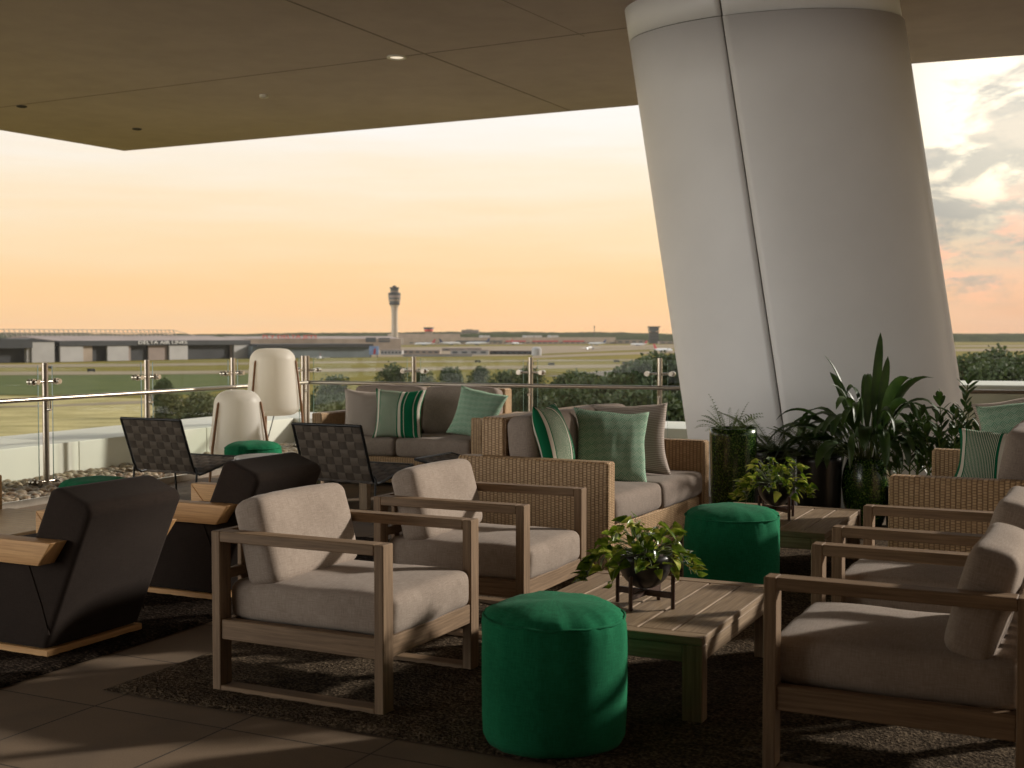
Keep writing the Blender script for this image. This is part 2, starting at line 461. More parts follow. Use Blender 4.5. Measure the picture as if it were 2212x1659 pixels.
# ================================================================ terrace setting
HC = 4.31
def tile_mat():
    m, g, p, uv, ob, out = material('concrete_pavers')
    r = g.mapv(ob, (1, 1, 1), (0, 0, TH), (.38, .203, 0))
    br = g.n('ShaderNodeTexBrick', {'Vector': r, 'Color1': (.190, .134, .084), 'Color2': (.235, .168, .108), 'Mortar': (.018, .013, .010), 'Scale': 1.0, 'Mortar Size': .004, 'Mortar Smooth': .2, 'Brick Width': .61, 'Row Height': .61})
    br.offset = 0.0
    sp = g.noise(ob, 160, 4, .7); bl = g.noise(ob, 3, 5)
    c = g.mix(g.ss(sp, .35, .75), g.mix(.5, br.outputs[0], (.55, .5, .45), 'MULTIPLY'), br.outputs[0])
    c = g.mix(g.m('MULTIPLY', g.ss(bl, .4, .75), .45), c, (.10, .075, .054))
    g.set(p.inputs['Base Color'], c); p.inputs['Roughness'].default_value = .75
    g.set(p.inputs['Normal'], g.bump(g.m('SUBTRACT', g.m('MULTIPLY', sp, .25), br.outputs['Fac']), .5, .004)); return m
def rug_mat(name, a, b, c):
    m, g, p, uv, ob, out = material(name)
    n1 = g.noise(ob, 78, 2, .6); n2 = g.noise(g.mapv(ob, (1, 1, 1), (0, 0, TH)), 11, 5, .65); n3 = g.noise(g.mapv(ob, (2, 34, 1), (0, 0, TH)), 2, 3)
    f = g.m('ADD', g.m('MULTIPLY', n1, .62), g.m('ADD', g.m('MULTIPLY', n2, .22), g.m('MULTIPLY', n3, .16)))
    g.set(p.inputs['Base Color'], g.ramp(f, [(.40, a), (.52, b), (.62, c)]))
    p.inputs['Roughness'].default_value = 1; p.inputs['Specular IOR Level'].default_value = .05
    g.set(p.inputs['Normal'], g.bump(f, 1.0, .02)); return m
def ceil_mat():
    m, g, p, uv, ob, out = material('ceiling_plaster')
    a = g.noise(ob, .45, 5, .6); b = g.noise(ob, 3.2, 5, .6)
    f = g.m('ADD', g.m('MULTIPLY', a, .6), g.m('MULTIPLY', b, .4))
    g.set(p.inputs['Base Color'], g.ramp(f, [(.3, (.36, .292, .262)), (.7, (.46, .375, .34))]))
    p.inputs['Roughness'].default_value = .85
    g.set(p.inputs['Normal'], g.bump(g.noise(ob, 40, 4), .1, .003)); return m
MT['tile'] = tile_mat()
MT['rug'] = rug_mat('dark_rug', (.030, .021, .0135), (.085, .062, .041), (.20, .15, .10))
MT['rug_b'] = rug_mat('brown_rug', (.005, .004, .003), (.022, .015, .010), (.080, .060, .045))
MT['ceil'] = ceil_mat()
MT['gravel_base'] = plain('gravel_base', (.07, .055, .04), .95, 0, .4, 30)
MT['cream'] = plain('cream_cladding', (.72, .70, .62), .42, 0, .03, 1.5)
MT['cream_wall'] = plain('cream_render', (.62, .58, .46), .8, 0, .06, 2)

# railing lines from what the photograph shows of the handrail
ZR = .825
K = gp(664, 825.5, ZR); K.z = 0
Lp = gp(0, 866.5, ZR); Lp.z = 0
DL = (Lp - K).normalized()
B1 = gp(1468, 838, ZR); B1.z = 0
B2 = gp(2150, 846, ZR); B2.z = 0
DB = (B1 - K).normalized(); DB2 = (B2 - B1).normalized()
NL = Vector((DL.y, -DL.x, 0));  NL = NL if NL.x < 0 else -NL        # outward of the left run
NB = Vector((-DB.y, DB.x, 0));  NB = NB if NB.y > 0 else -NB        # outward of the back run
NB2 = Vector((-DB2.y, DB2.x, 0))
def lineint(p, d, q, e):
    den = d.x * e.y - d.y * e.x; t = ((q.x - p.x) * e.y - (q.y - p.y) * e.x) / den
    return p + d * t

# ---- floor
far = K + DL * 16
def Lo(o): return K + NL * o
fl = MB()
ci = lineint(K - NL * .70, DL, K - NB * .2, DB)
fl.sheet([ci + Vector((0, 0, 0)), ci + DL * 16, Vector((-8, -5, 0)), Vector((9, -5, 0)), Vector((9, B2.y - .8, 0)), B2 - NB2 * .2, B1 - NB * .2])
o = fl.build('floor', MT['tile']); tag(o, kind='structure')
# building slab under the terrace
sl = MB(); sl.prism([(-9, -6), (10, -6), (10, 13.2), (B1.x, B1.y + 1.2), (K.x - .3, K.y + 1.5), (K.x - 1.6, K.y + 1.0), ((K + DL * 16).x - 1.5, (K + DL * 16).y)], -1.2, -.03)
o = sl.build('terrace_slab', MT['cream_wall']); tag(o, kind='structure')

# ---- gravel strip (uncountable pebbles in one mesh)
gb = MB()
oc = lineint(K + NL * .56, DL, K + NB * .56, DB)
gb.sheet([oc + Vector((0, 0, .004)), oc + DL * 15 + Vector((0, 0, .004)), ci + DL * 15 + Vector((0, 0, .004)), ci + Vector((0, 0, .004))])
bc = lineint(B1 + NB * .56, DB, B2 + NB2 * .56, DB2)
gb.sheet([oc + Vector((0, 0, .003)), ci + Vector((0, 0, .003)), B1 - NB * .2 + Vector((0, 0, .003)), bc + Vector((0, 0, .003))])
o = gb.build('gravel_bed', MT['gravel_base']); tag(o, kind='structure')
def pebble_mat():
    m, g, p, uv, ob, out = material('river_pebbles')
    r = g.n('ShaderNodeTexVoronoi', {'Vector': ob, 'Scale': 11.0}).outputs['Color']
    x = g.n('ShaderNodeSeparateXYZ', {0: r}).outputs[0]
    g.set(p.inputs['Base Color'], g.mix(.25, g.ramp(x, [(.1, (.20, .13, .075)), (.4, (.36, .27, .17)), (.65, (.46, .38, .27)), (.9, (.24, .20, .15))]), g.noise(ob, 60, 4), 'OVERLAY'))
    p.inputs['Roughness'].default_value = .5; return m
MT['pebble'] = pebble_mat()
ico = bmesh.new(); bmesh.ops.create_icosphere(ico, subdivisions=2, radius=1)
IV = [v.co.copy() for v in ico.verts]; IF = [tuple(v.index for v in f.verts) for f in ico.faces]; ico.free()
pb = MB(); rnd = random.Random(3)
def pebble(c):
    a = rnd.uniform(.028, .055); sc = Vector((a * rnd.uniform(.8, 1.3), a * rnd.uniform(.75, 1.1), a * rnd.uniform(.5, .8)))
    Mx = Matrix.Translation(c) @ Matrix.Rotation(rnd.uniform(0, 6.3), 4, 'Z') @ Matrix.Rotation(rnd.uniform(-.4, .4), 4, 'X') @ Matrix.Diagonal((*sc, 1))
    pb.add(IV, IF, None, True, M=Mx)
for k in range(3600):
    t = rnd.uniform(-.3, 8.0); w = rnd.uniform(-.66, .55)
    pebble(K + DL * t + NL * w + Vector((0, 0, rnd.uniform(.0, .035))))
for k in range(500):
    t = rnd.uniform(-.4, 2.6); w = rnd.uniform(-.15, .55)
    pebble(K + DB * t + NB * w + Vector((0, 0, rnd.uniform(.0, .035))))
o = pb.build('pebbles', MT['pebble']); tag(o, 'tan river pebbles filling the strip under the left glass railing', 'pebbles', kind='stuff')
tr = MB()
for p0, d, L, nn in ((ci, DL, 15, NL),):
    Mx = Matrix.Translation(p0) @ Matrix.Rotation(math.atan2(d.y, d.x), 4, 'Z')
    tr.box((0, -.012, 0), (L, .012, .06), .002, 'flat', Mx)
o = tr.build('edging_strip', MT['steel']); tag(o, 'thin pale metal edging between the pavers and the pebble strip', 'edging')

# ---- unseen walls behind the viewer, added to cut the fill light
fw = MB(); fw.box((-2.6, -2.6, 0), (7.0, -2.2, HC - .01), .02, 'flat'); fw.box((-3.0, -2.6, 0), (-2.602, 2.9, HC - .01), .02, 'flat')
MT['shade_walls'] = plain('dark_shade_walls', (.10, .085, .07), .5, 0, .1, .8)
tag(fw.build('shade_walls', MT['shade_walls']), kind='structure')
# ---- parapet
par = thing('parapet', 'low cream clad parapet with wide flat top outside the glass railing', 'parapet wall', (K.x, K.y, 0))
def rel(p): return Vector((p.x - K.x, p.y - K.y, p.z))
def band(i0, i1, o0, o1, z0, z1, name, mat):
    b = MB(); b.prism([(rel(p).x, rel(p).y) for p in (i0, i1, o1, o0)], z0, z1); return b.build(name, mat, par, bev=.006)
WI, WO, HP = .56, 1.72, .34
ic = lineint(K + NL * WI, DL, K + NB * WI, DB); oc2 = lineint(K + NL * WO, DL, K + NB * WO, DB)
s0 = gp(181, 1027, 0)
t0 = (s0 - ic).dot(DL) % 2.02
cuts = [0.0] + [t0 + 2.02 * i for i in range(8)]
for a, b in zip(cuts[:-1], cuts[1:]):
    i0, i1 = ic + DL * (a + .005), ic + DL * (b - .005)
    q0 = oc2 if a == 0 else oc2 + DL * ((i0 - oc2).dot(DL)); q1 = oc2 + DL * ((i1 - oc2).dot(DL))
    band(i0, i1, q0, q1, -.6, HP, 'cladding_panel', MT['cream'])
x = 0.0
ib = lineint(B1 + NB * WI, DB, B2 + NB2 * WI, DB2); Lb = (ib - ic).dot(DB)
nb = 3
for k in range(nb):
    a, b = Lb * k / nb, Lb * (k + 1) / nb
    i0, i1 = ic + DB * (a + .005), ic + DB * (b - .005)
    q0 = oc2 if k == 0 else oc2 + DB * ((i0 - oc2).dot(DB)); q1 = oc2 + DB * ((i1 - oc2).dot(DB))
    band(i0, i1, q0, q1, -.6, HP, 'cladding_panel', MT['cream'])
wl = MB()
w0 = ib + DB2 * 1.2; Mx = Matrix.Translation((w0.x, w0.y, 0)) @ Matrix.Rotation(math.atan2(DB2.y, DB2.x), 4, 'Z')
wl.box((0, .25, -.6), (7, 1.6, .80), .01, 'flat', Mx); o = wl.build('boundary_wall', MT['cream_wall'])
wl2 = MB(); wl2.box((-.02, .22, .803), (7.02, 1.63, .86), .01, 'flat', Mx)
wt = thing('cream_wall', 'taller cream rendered wall beyond the railing right of the column', 'wall', (0, 0, 0))
o.name = 'wall_face'; o.parent = wt; KIDS.setdefault(wt.name, []).append(o); wl2.build('coping', MT['cream'], wt)

# ---- glass railing
def railing(name, label, posts, outn, r0, r1):
    org = Vector((posts[0].x, posts[0].y, 0))
    th = thing(name, label, 'railing', org)
    P = [p - org for p in posts]
    for i, p in enumerate(P):
        d = (P[min(i + 1, len(P) - 1)] - P[max(i - 1, 0)]).normalized()
        inn = Vector((-d.y, d.x, 0)); inn = inn if inn.dot(outn) < 0 else -inn
        b = MB(); b.tube([p, p + Vector((0, 0, 1.145))], .0275, 16); b.tube([p, p + Vector((0, 0, .012))], .055, 16)
        po = b.build('post', MT['steel'], th)
        for zc in (.975, .075):
            c = MB()
            for sgn in (-1, 1):
                if (i == 0 and sgn < 0 and r0) or (i == len(P) - 1 and sgn > 0 and r1): continue
                a = p + Vector((0, 0, zc)); e = a + d * .13 * sgn
                c.tube([a + d * .02 * sgn, e], .0125, 10)
                c.tube([e - inn * .012 + d * .012 * sgn, e + inn * .012 + d * .012 * sgn], .030, 12)
                c.tube([e - inn * .05, e + inn * .045], [.018] * 2, 12)
                c.tube([e - inn * .055 + d * .012 * sgn, e - inn * .03 + d * .012 * sgn], .026, 12)
                c.tube([e + inn * .03 + d * .0 * sgn, e + inn * .052], .024, 12)
                c.tube([e + d * .012 * sgn, e + d * .03 * sgn], .016, 10)
            c.build('glass_clamp', MT['steel'], po)
        c = MB(); a = p + inn * .055 + Vector((0, 0, ZR - .10))
        c.tube([p + Vector((0, 0, ZR - .10)), a, p + inn * .055 + Vector((0, 0, ZR - .01))], .0075, 8)
        c.tube([p + inn * .03 + Vector((0, 0, ZR - .10)), p + inn * .065 + Vector((0, 0, ZR - .10))], .014, 10)
        c.build('rail_bracket', MT['steel'], po)
    inns = []
    b = MB(); pts = []
    for i, p in enumerate(P):
        d = (P[min(i + 1, len(P) - 1)] - P[max(i - 1, 0)]).normalized()
        inn = Vector((-d.y, d.x, 0)); inn = inn if inn.dot(outn) < 0 else -inn
        pts.append(p + inn * .055 + Vector((0, 0, ZR)))
    b.tube(pts, .0215, 14); b.build('handrail', MT['steel'], th)
    for p, q in zip(P[:-1], P[1:]):
        L = (q - p).length; d = (q - p).normalized()
        Mx = Matrix.Translation(p) @ Matrix.Rotation(math.atan2(d.y, d.x), 4, 'Z')
        g = MB(); g.box((.085, -.006, .04), (L - .085, .006, 1.125), .001, 'flat', Mx)
        ob = g.build('glass_panel', [MT['glass'], MT['glass_edge']], th)
        big = d.cross(Vector((0, 0, 1)))
        for f in ob.data.polygons: f.material_index = 0 if abs(f.normal.dot(big)) > .9 else 1
    return th
def onl(u, v): q = gp(u, v, ZR); q.z = 0; t = (q - K).dot(DL); return K + DL * t
lp = [onl(507, 835.5), onl(323, 847), onl(100, 860.5)]
st = (lp[2] - lp[1]).length
railing('glass_railing', 'glass and steel railing along the left side of the terrace', [K + DL * .09] + lp + [lp[2] + DL * st * k for k in (1, 2, 3)], NL, True, False)
def onb(u, v): q = gp(u, v, ZR); q.z = 0; t = (q - K).dot(DB); return K + DB * t
bp = [onb(895, 829), onb(1146, 833), onb(1424, 837.5)]
e1 = B1 + DB2 * 1.0
railing('glass_railing', 'glass and steel railing across the back of the terrace and behind the white column', [K] + bp + [e1, e1 + DB2 * 1.42, e1 + DB2 * 2.84], NB, False, False)

# ---- canopy
A = gp(268, 326, HC); B = gp(1370, 228, HC); C1 = gp(1966, 138, HC); C2 = gp(2212, 104, HC); L0 = gp(0, 281, HC)
dl = (L0 - A).normalized(); dr = (C2 - C1).normalized(); ab = (B - A).normalized()
mid = lineint(A, ab, C1, dr)
CR = C2 + Vector((9.0 - C2.x, -.30 * (9.0 - C2.x), 0))
pts = [A, A + dl * 14, Vector((-9.5, -6, HC)), Vector((CR.x + .3, -6, HC)), Vector((CR.x, CR.y, HC)), B if mid.x < B.x else mid]
cn = MB(); cn.prism([(p.x, p.y) for p in [A, A + dl * 14, Vector((-9.5, -6, 0)), Vector((7.0, -6, 0)), Vector((7.0, 10.0, 0)), Vector((9.0, 10.0, 0)), CR, C1, B]], HC, HC + .45)  # right outline, out of view, is shaped to steer where sun falls
ceil = cn.build('ceiling', MT['ceil']); tag(ceil, kind='structure')
jn = MB()
for (p, q) in (((-40, 237), (1372, 58)), ((560, -23), (1232, 239)), ((1040, -20), (1262, 78))):
    a, b = gp(*p, HC), gp(*q, HC); d = (b - a).normalized(); L = (b - a).length
    Mx = Matrix.Translation((a.x, a.y, HC)) @ Matrix.Rotation(math.atan2(d.y, d.x), 4, 'Z')
    w = .012 if p[0] != 1040 else .004
    jn.box((0, -w, -.002), (L, w, .01), .0005, 'flat', Mx)
MT['joint_soft0'] = plain('ceiling_sealant', (.20, .16, .14), .8); jo = jn.build('joint', MT['joint_soft0'], ceil)

# ceiling lights and sensors
def emis(name, col, st):
    m, g, p, uv, ob, out = material(name)
    p.inputs['Base Color'].default_value = (*col, 1); p.inputs['Emission Color'].default_value = (*col, 1); p.inputs['Emission Strength'].default_value = st
    g.set(p.inputs['Roughness'], g.m('MULTIPLY', g.noise(ob, 20), .6)); return m
MT['lens'] = emis('lit_lens', (1, .86, .68), .75); MT['lens_b'] = plain('white_plastic', (.62, .58, .5), .4)
def downlight(u, v, r, label, cat, mats, drop=.012):
    c = gp(u, v, HC)
    t = thing('ceiling_light' if cat == 'light' else 'ceiling_sensor', label, cat, c)
    b = MB(); b.lathe([(r, 0), (r, -drop), (r * .86, -drop - .004), (r * .72, -drop), (r * .70, .01)], 32); b.build('trim_ring', mats[0], t)
    b = MB(); b.lathe([(r * .70, -.003), (.0001, -.005)], 32); b.build('lens', mats[1], t)
downlight(857, 123, .105, 'round recessed downlight with bright warm lens in the ceiling', 'light', (MT['lens_b'], MT['lens']))
downlight(570, 205, .052, 'small pale round sensor in the ceiling left of the downlight', 'sensor', (MT['lens_b'], MT['lens_b']), .03)
downlight(47, 229, .065, 'small dark round ceiling fitting on the joint at far left', 'sensor', (MT['dark_joint'], MT['dark_joint']))
downlight(296, 278, .065, 'small dark round ceiling fitting near the canopy corner', 'sensor', (MT['dark_joint'], MT['dark_joint']))

# ---- column
CB, CT = Vector((2.756, 10.68, 0)), Vector((2.13, 10.94, 4.31)); CA, CBm = 1.2, .75
def cpt(phi, z, s=1.0):
    c = CB.lerp(CT, z / 4.31)
    return c + EX * (CA * s * math.cos(phi)) + NX * (CBm * s * math.sin(phi)) + Vector((0, 0, z - c.z))
def proj_ratio(p): return p.x / p.y
best = min((abs(proj_ratio(cpt(k * .002, 0)) - .229), k * .002) for k in range(-1571, 0) )[1]
PH = best
colm = thing('column', 'thick white leaning oval column with vertical seam under the canopy', 'column', CB)
def panel(p0, p1, z0, z1, s, name='cladding_panel', mat='col_paint', nz=2, colm=colm):
    b = MB(); n = max(6, int((p1 - p0) / .045)); vs = []; fs = []; us = []
    for j in range(nz + 1):
        for i in range(n + 1):
            ph = p0 + (p1 - p0) * i / n; z = z0 + (z1 - z0) * j / nz
            vs.append(cpt(ph, z, s) - CB)
    for j in range(nz):
        for i in range(n):
            q = (j * (n + 1) + i, j * (n + 1) + i + 1, (j + 1) * (n + 1) + i + 1, (j + 1) * (n + 1) + i)
            fs.append(q); us.append([(vs[k].x, vs[k].z) for k in q])
    b.add(vs, fs, us, smooth=True)
    o = b.build(name, MT[mat], colm)
    sm = o.modifiers.new('thick', 'SOLIDIFY'); sm.thickness = .018; sm.offset = -1
    return o
ga = .0065; MT['joint_grey'] = plain('grey_sealant', (.16, .15, .14), .7)
ZJ = 4.02
panel(PH + ga, PH + math.pi, 0, ZJ - .004, 1.0, nz=8)
panel(PH - math.pi, PH - ga, 0, ZJ - .004, .992, nz=8)
panel(PH + ga, PH + math.pi, ZJ + .004, HC + .02, .985)
panel(PH - math.pi, PH - ga, ZJ + .004, HC + .02, .992)
panel(-math.pi, math.pi, 0, HC, .965, 'joint_backing', 'joint_grey')

cl2 = dup(colm, (7.6, 12.1, 0), 0, 'unseen second leaning white column, added beyond the right picture edge to shade the first')  # out of view, added to keep the sun off the first column
# ---- rugs
def rug(name, label, corner, w, l, mat, seed, dirw=1, th=.016):
    # pile surface with a soft irregular edge and small undulations
    t = MB(); nx, ny = int(w / .03), int(l / .03); vs = []; fs = []; us = []
    for j in range(ny + 1):
        for i in range(nx + 1):
            x, y = w * i / nx, l * j / ny
            e = min(i, nx - i, j, ny - j)
            wob = noise.noise(Vector((x * 30, y * 30, seed))) * .006
            z = th * (0.15 if e == 0 else .8 if e == 1 else 1) + noise.noise(Vector((x * 21, y * 21, seed + 5))) * .005 + noise.noise(Vector((x * 60, y * 9, seed + 9))) * .003
            if e == 0: z = .001
            vs.append((x * dirw, y, z))
    for j in range(ny):
        for i in range(nx):
            q = (j * (nx + 1) + i, j * (nx + 1) + i + 1, (j + 1) * (nx + 1) + i + 1, (j + 1) * (nx + 1) + i)
            if dirw < 0: q = q[::-1]
            fs.append(q); us.append([(vs[k][0], vs[k][1]) for k in q])
    t.add(vs, fs, us, smooth=True)
    o = t.build(name, mat); o.location = (corner.x, corner.y, .004); o.rotation_euler = (0, 0, -TH)
    return tag(o, label, 'rug')
rug('rug', 'large dark grey brown shaggy rug under the grey cushioned armchairs', gp(221, 1493), 4.0, 5.0, MT['rug'], 1)
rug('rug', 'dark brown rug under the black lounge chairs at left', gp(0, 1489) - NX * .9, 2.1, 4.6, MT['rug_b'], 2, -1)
# ================================================================ furniture (local +X is the way a seat faces)
def make_armchair(label, loc, rz, group):
    t = thing('armchair', label, 'armchair', loc, rz, group)
    D, W = .39, .3725
    for sgn in (-1, 1):
        y0, y1 = sgn * (W - .07), sgn * W
        s = MB()
        s.box((-D + .04, y0, .595), (D - .04, y1, .635)); s.build('armrest', MT['teak'], t)
        for x0, x1 in ((-D, -D + .04), (D - .04, D)):
            b = MB(); b.box((x0, y0, 0), (x1, y1, .635)); b.build('leg', MT['teak'], t)
        b = MB(); b.box((-D + .04, y0, .002), (D - .04, y1, .036)); b.build('runner', MT['teak'], t)
        b = MB(); b.box((-D + .04, y0 + .02 * sgn, .215), (D - .04, y1 - .008 * sgn, .292)); b.build('side_rail', MT['teak'], t)
    f = MB(); f.box((D - .036, -W + .07, .212), (D - .004, W - .07, .290)); f.build('front_rail', MT['teak'], t)
    f = MB(); f.box((-D + .004, -W + .07, .212), (-D + .036, W - .07, .283)); f.build('back_rail', MT['teak'], t)
    f = MB(); f.box((-D + .002, -W + .07, .585), (-D + .036, W - .07, .635)); f.box((-D + .006, -W + .07, .44), (-D + .03, W - .07, .48))
    for k in range(4):
        y = -.2 + .4 * k / 3
        f.box((-D + .008, y - .025, .283), (-D + .028, y + .025, .44)); f.box((-D + .008, y - .025, .48), (-D + .028, y + .025, .585))
    f.build('backrest_frame', MT['teak'], t)
    f = MB()
    for k in range(7):
        x = -.32 + .64 * k / 6; f.box((x - .03, -W + .075, .250), (x + .03, W - .075, .268))
    f.build('seat_slats', MT['teak'], t)
    c = MB(); c.cushion((.75, .602, .150), .035, .018, 1, T(.012, 0, .3565)); c.build('seat_cushion', MT['linen'], t)
    c = MB(); c.cushion((.145, .59, .325), .035, .022, 2, T(-.245, 0, .585, 0, R(-15))); c.build('back_cushion', MT['linen'], t)
    return t
def at(p, rz, x, y): return Vector((p.x, p.y, 0)) + Matrix.Rotation(rz, 3, 'Z') @ Vector((x, y, 0))
RE = -TH; RW = math.pi - TH
ag = 'grey cushioned wooden armchairs'
ZA = .635
def mid4(*ps): return sum(ps, Vector()) / len(ps)
a_rn, a_fn, a_ff = gp(443, 1150, ZA), gp(831, 1178, ZA), gp(1042, 1117, ZA)
cA = mid4(a_rn, a_ff); cA.z = 0
ch = make_armchair('wooden armchair with grey cushions nearest the black lounge chairs, left of the near green pouf', cA, RE, ag)
b_rn, b_fn, b_ff = gp(797, 1072, ZA), gp(1131, 1092, ZA), gp(1276, 1053, ZA)
cB = mid4(b_rn, b_ff); cB.z = 0
dup(ch, cB, RE + .01, 'wooden armchair with grey cushions standing right beside the wicker loveseat end', ag)
c_n, c_f = gp(1651, 1245, ZA), gp(1760.5, 1169.7, ZA)
cC = mid4(c_n, c_f); cC.z = 0; cC = cC + EX * .39
dup(ch, cC, RW, 'wooden armchair with grey cushions at the lower right corner facing left', ag)
d_n, d_f = gp(1793, 1138, ZA), gp(1874.6, 1088.6, ZA)
cD = mid4(d_n, d_f); cD.z = 0; cD = cD + EX * .39
dup(ch, cD, RW, 'wooden armchair with grey cushions between the lower right armchair and the dark right sofa', ag)

# ---- low wooden tables
def coffee_table(label, loc, rz, lx, ly, h=.305, group='low plank coffee tables'):
    t = thing('coffee_table', label, 'coffee table', loc, rz, group)
    X, Y = lx / 2, ly / 2
    b = MB(); bw = .07
    b.box((-X, -Y, h - .03), (X, -Y + bw, h)); b.box((-X, Y - bw, h - .03), (X, Y, h))
    n = max(4, round((lx) / .125)); w = lx / n
    for k in range(n): b.box((-X + k * w + .003, -Y + bw + .003, h - .028), (-X + (k + 1) * w - .003, Y - bw - .003, h - .001))
    b.build('tabletop', MT['table_teak'], t)
    for sx in (-1, 1):
        for sy in (-1, 1):
            l = MB(); l.box((sx * X, sy * Y, 0), (sx * (X - .075), sy * (Y - .06), h - .031)); l.build('leg', MT['table_teak'], t)
    a = MB()
    for sy in (-1, 1): a.box((-X + .076, sy * (Y - .008), h - .095), (X - .076, sy * (Y - .035), h - .031))
    for sx in (-1, 1): a.box((sx * (X - .008), -Y + .061, h - .095), (sx * (X - .035), Y - .061, h - .031))
    a.build('apron', MT['table_teak'], t)
    return t
f1 = gp(1517.5, 1390, .305); r1 = gp(1683, 1274, .305)
L1 = (r1 - f1).length
c1 = f1 - EX * .40 + NX * L1 / 2
coffee_table('low plank coffee table in front, beside the near green pouf', (c1.x, c1.y, .018), RE, .80, L1)
f2 = gp(1782, 1160, .305)
c2 = f2 - EX * .40 + NX * .52
coffee_table('low plank coffee table behind the second green pouf, near the tall green planter', (c2.x, c2.y, .018), RE, .80, 1.04)
f3 = gp(896, 1000.6, .305)
c3 = f3 - EX * .5 - NX * .375
coffee_table('low plank coffee table in front of the far loveseat by the railing', (c3.x, c3.y, .0), RE, 1.0, .75)

# ---- green poufs
def pouf(label, c, group='round green canvas poufs', rr=.247, h=.425, top=.065, seed=0, src=None):
    t = thing('pouf', label, 'pouf', (c.x, c.y, c.z), seed * 1.3, group)
    seg, vs, fs, us = 72, [], [], []
    prof = [(.0, .004), (.8, .002), (.94, .006), (.985, .03), (1.0, .09), (1.008, .2), (1.008, .3), (1.0, .36), (.985, .40), (.965, .418), (.955, h), (.93, h + .012), (.84, h + .028), (.7, h + .041), (.5, h + .050), (.25, h + .054), (.0, h + .055)]
    for (r, z) in prof:
        for k in range(seg):
            g = 2 * math.pi * k / seg
            d = noise.noise(Vector((math.cos(g) * 1.1 + seed * 7, math.sin(g) * 1.1, z * 2.5))) * .009
            near = math.exp(-((z - h) / .05) ** 2)
            pk = (noise.noise(Vector((math.cos(g) * 9, math.sin(g) * 9, seed + (z > h) * .4))) + .7 * noise.noise(Vector((math.cos(g) * 19, math.sin(g) * 19, seed)))) * .014 * near + noise.noise(Vector((math.cos(g) * 4.5 + seed, math.sin(g) * 4.5, z * 1.3))) * .0055
            q = rr * r + (d + pk) * (r > .3)
            zz = z + (noise.noise(Vector((math.cos(g) * r * 2 + seed, math.sin(g) * r * 2, 3.))) * .012 if z > h else 0) * (1 if r < .95 else 0)
            vs.append((q * math.cos(g), q * math.sin(g), zz))
    for i in range(len(prof) - 1):
        for k in range(seg):
            k2 = (k + 1) % seg
            fs.append((i * seg + k, i * seg + k2, (i + 1) * seg + k2, (i + 1) * seg + k))
            us.append([(a / seg * 1.55, prof[b][1]) for a, b in ((k, i), (k + 1, i), (k + 1, i + 1), (k, i + 1))])
    b = MB(); b.add(vs, fs, us, smooth=True); b.build('cover', MT['green'], t)
    p = MB(); pts = []
    for k in range(73):
        g = 2 * math.pi * k / 72
        q = rr * .957 + .004 + noise.noise(Vector((math.cos(g) * 1.1 + seed * 7, math.sin(g) * 1.1, h * 2.5))) * .009
        pts.append((q * math.cos(g), q * math.sin(g), h + noise.noise(Vector((math.cos(g) * 3, math.sin(g) * 3, seed))) * .004))
    p.tube(pts, .0045, 6, False); p.build('piping', MT['green'], t)
    return t
p1 = gp(1197, 1655); pouf('round green canvas pouf nearest the camera in front of the coffee table', Vector((p1.x + .008, p1.y + .235, .016)), seed=1)
p2 = dp(1581, 1100, 6.42); pouf('round green canvas pouf between the two plank coffee tables', Vector((p2.x, p2.y, .016)), seed=2, h=.44)
p3 = dp(546, 960, 10.7); pouf('round green canvas pouf beside the small white floor lamp', Vector((p3.x, p3.y, 0)), seed=3)
p4 = dp(214, 1040, 7.95); pouf('round green canvas pouf mostly hidden behind the front black lounge chair', Vector((p4.x, p4.y, 0.003)), seed=4)

# ---- wicker loveseats
def make_sofa(label, loc, rz, group='wicker loveseats'):   # origin: floor under the middle of the front edge
    t = thing('loveseat', label, 'loveseat', loc, rz, group)
    D, W, TA = 1.0, .895, .112
    for sgn in (-1, 1):
        a = MB(); a.box((-D, sgn * W, .02), (0, sgn * (W - TA), .66), .012, 'wick'); a.build('arm_panel', MT['wicker'], t)
    b = MB(); b.box((-D + .10, -W + TA + .002, .02), (-D + .265, W - TA - .002, .89), .014, 'wick'); b.build('back_panel', MT['wicker'], t)
    b = MB(); b.box((-D + .268, -W + TA + .002, .035), (-.03, W - TA - .002, .275), .010, 'wick'); b.build('seat_base', MT['wicker'], t)
    w = (W - TA - .004)
    for sgn in (-1, 1):
        c = MB(); c.cushion((.73, w - .008, .165), .04, .020, 3 + sgn, T(-.368, sgn * w / 2, .366), div=12); c.build('seat_cushion', MT['linen_dk'], t)
        c = MB(); c.cushion((.185, w - .012, .43), .05, .026, 6 + sgn, T(-D + .375, sgn * w / 2, .675, 0, R(-7)), div=12); c.build('back_cushion', MT['linen_dk'], t)
    return t
ZS = .66
s_of = gp(1313, 1000, ZS); s_rf = gp(1533, 950, ZS)
m1 = mid4(s_of, s_rf); m1.z = 0
W1 = (s_rf - s_of).length
an1 = math.atan2(s_rf.y - s_of.y, s_rf.x - s_of.x) - math.pi / 2
sofa = make_sofa('wicker loveseat in the middle with a striped, a patterned and a grey pillow', m1, an1)
s2 = gp(672.5, 892, ZS); s2.z = 0
r2 = -math.pi / 2 - TH + R(1.5)
m2 = s2 + Matrix.Rotation(r2, 3, 'Z') @ Vector((0, .895, 0))
dup(sofa, m2, r2, 'wicker loveseat against the back railing with its back to the airfield', 'wicker loveseats')
s3a, s3b = gp(1924, 1027, ZS), gp(2013.5, 967.6, ZS)
m3 = mid4(s3a, s3b); m3.z = 0
dup(sofa, m3, RW, 'wicker loveseat at the right edge, in shade beside the leafy plants', 'wicker loveseats')

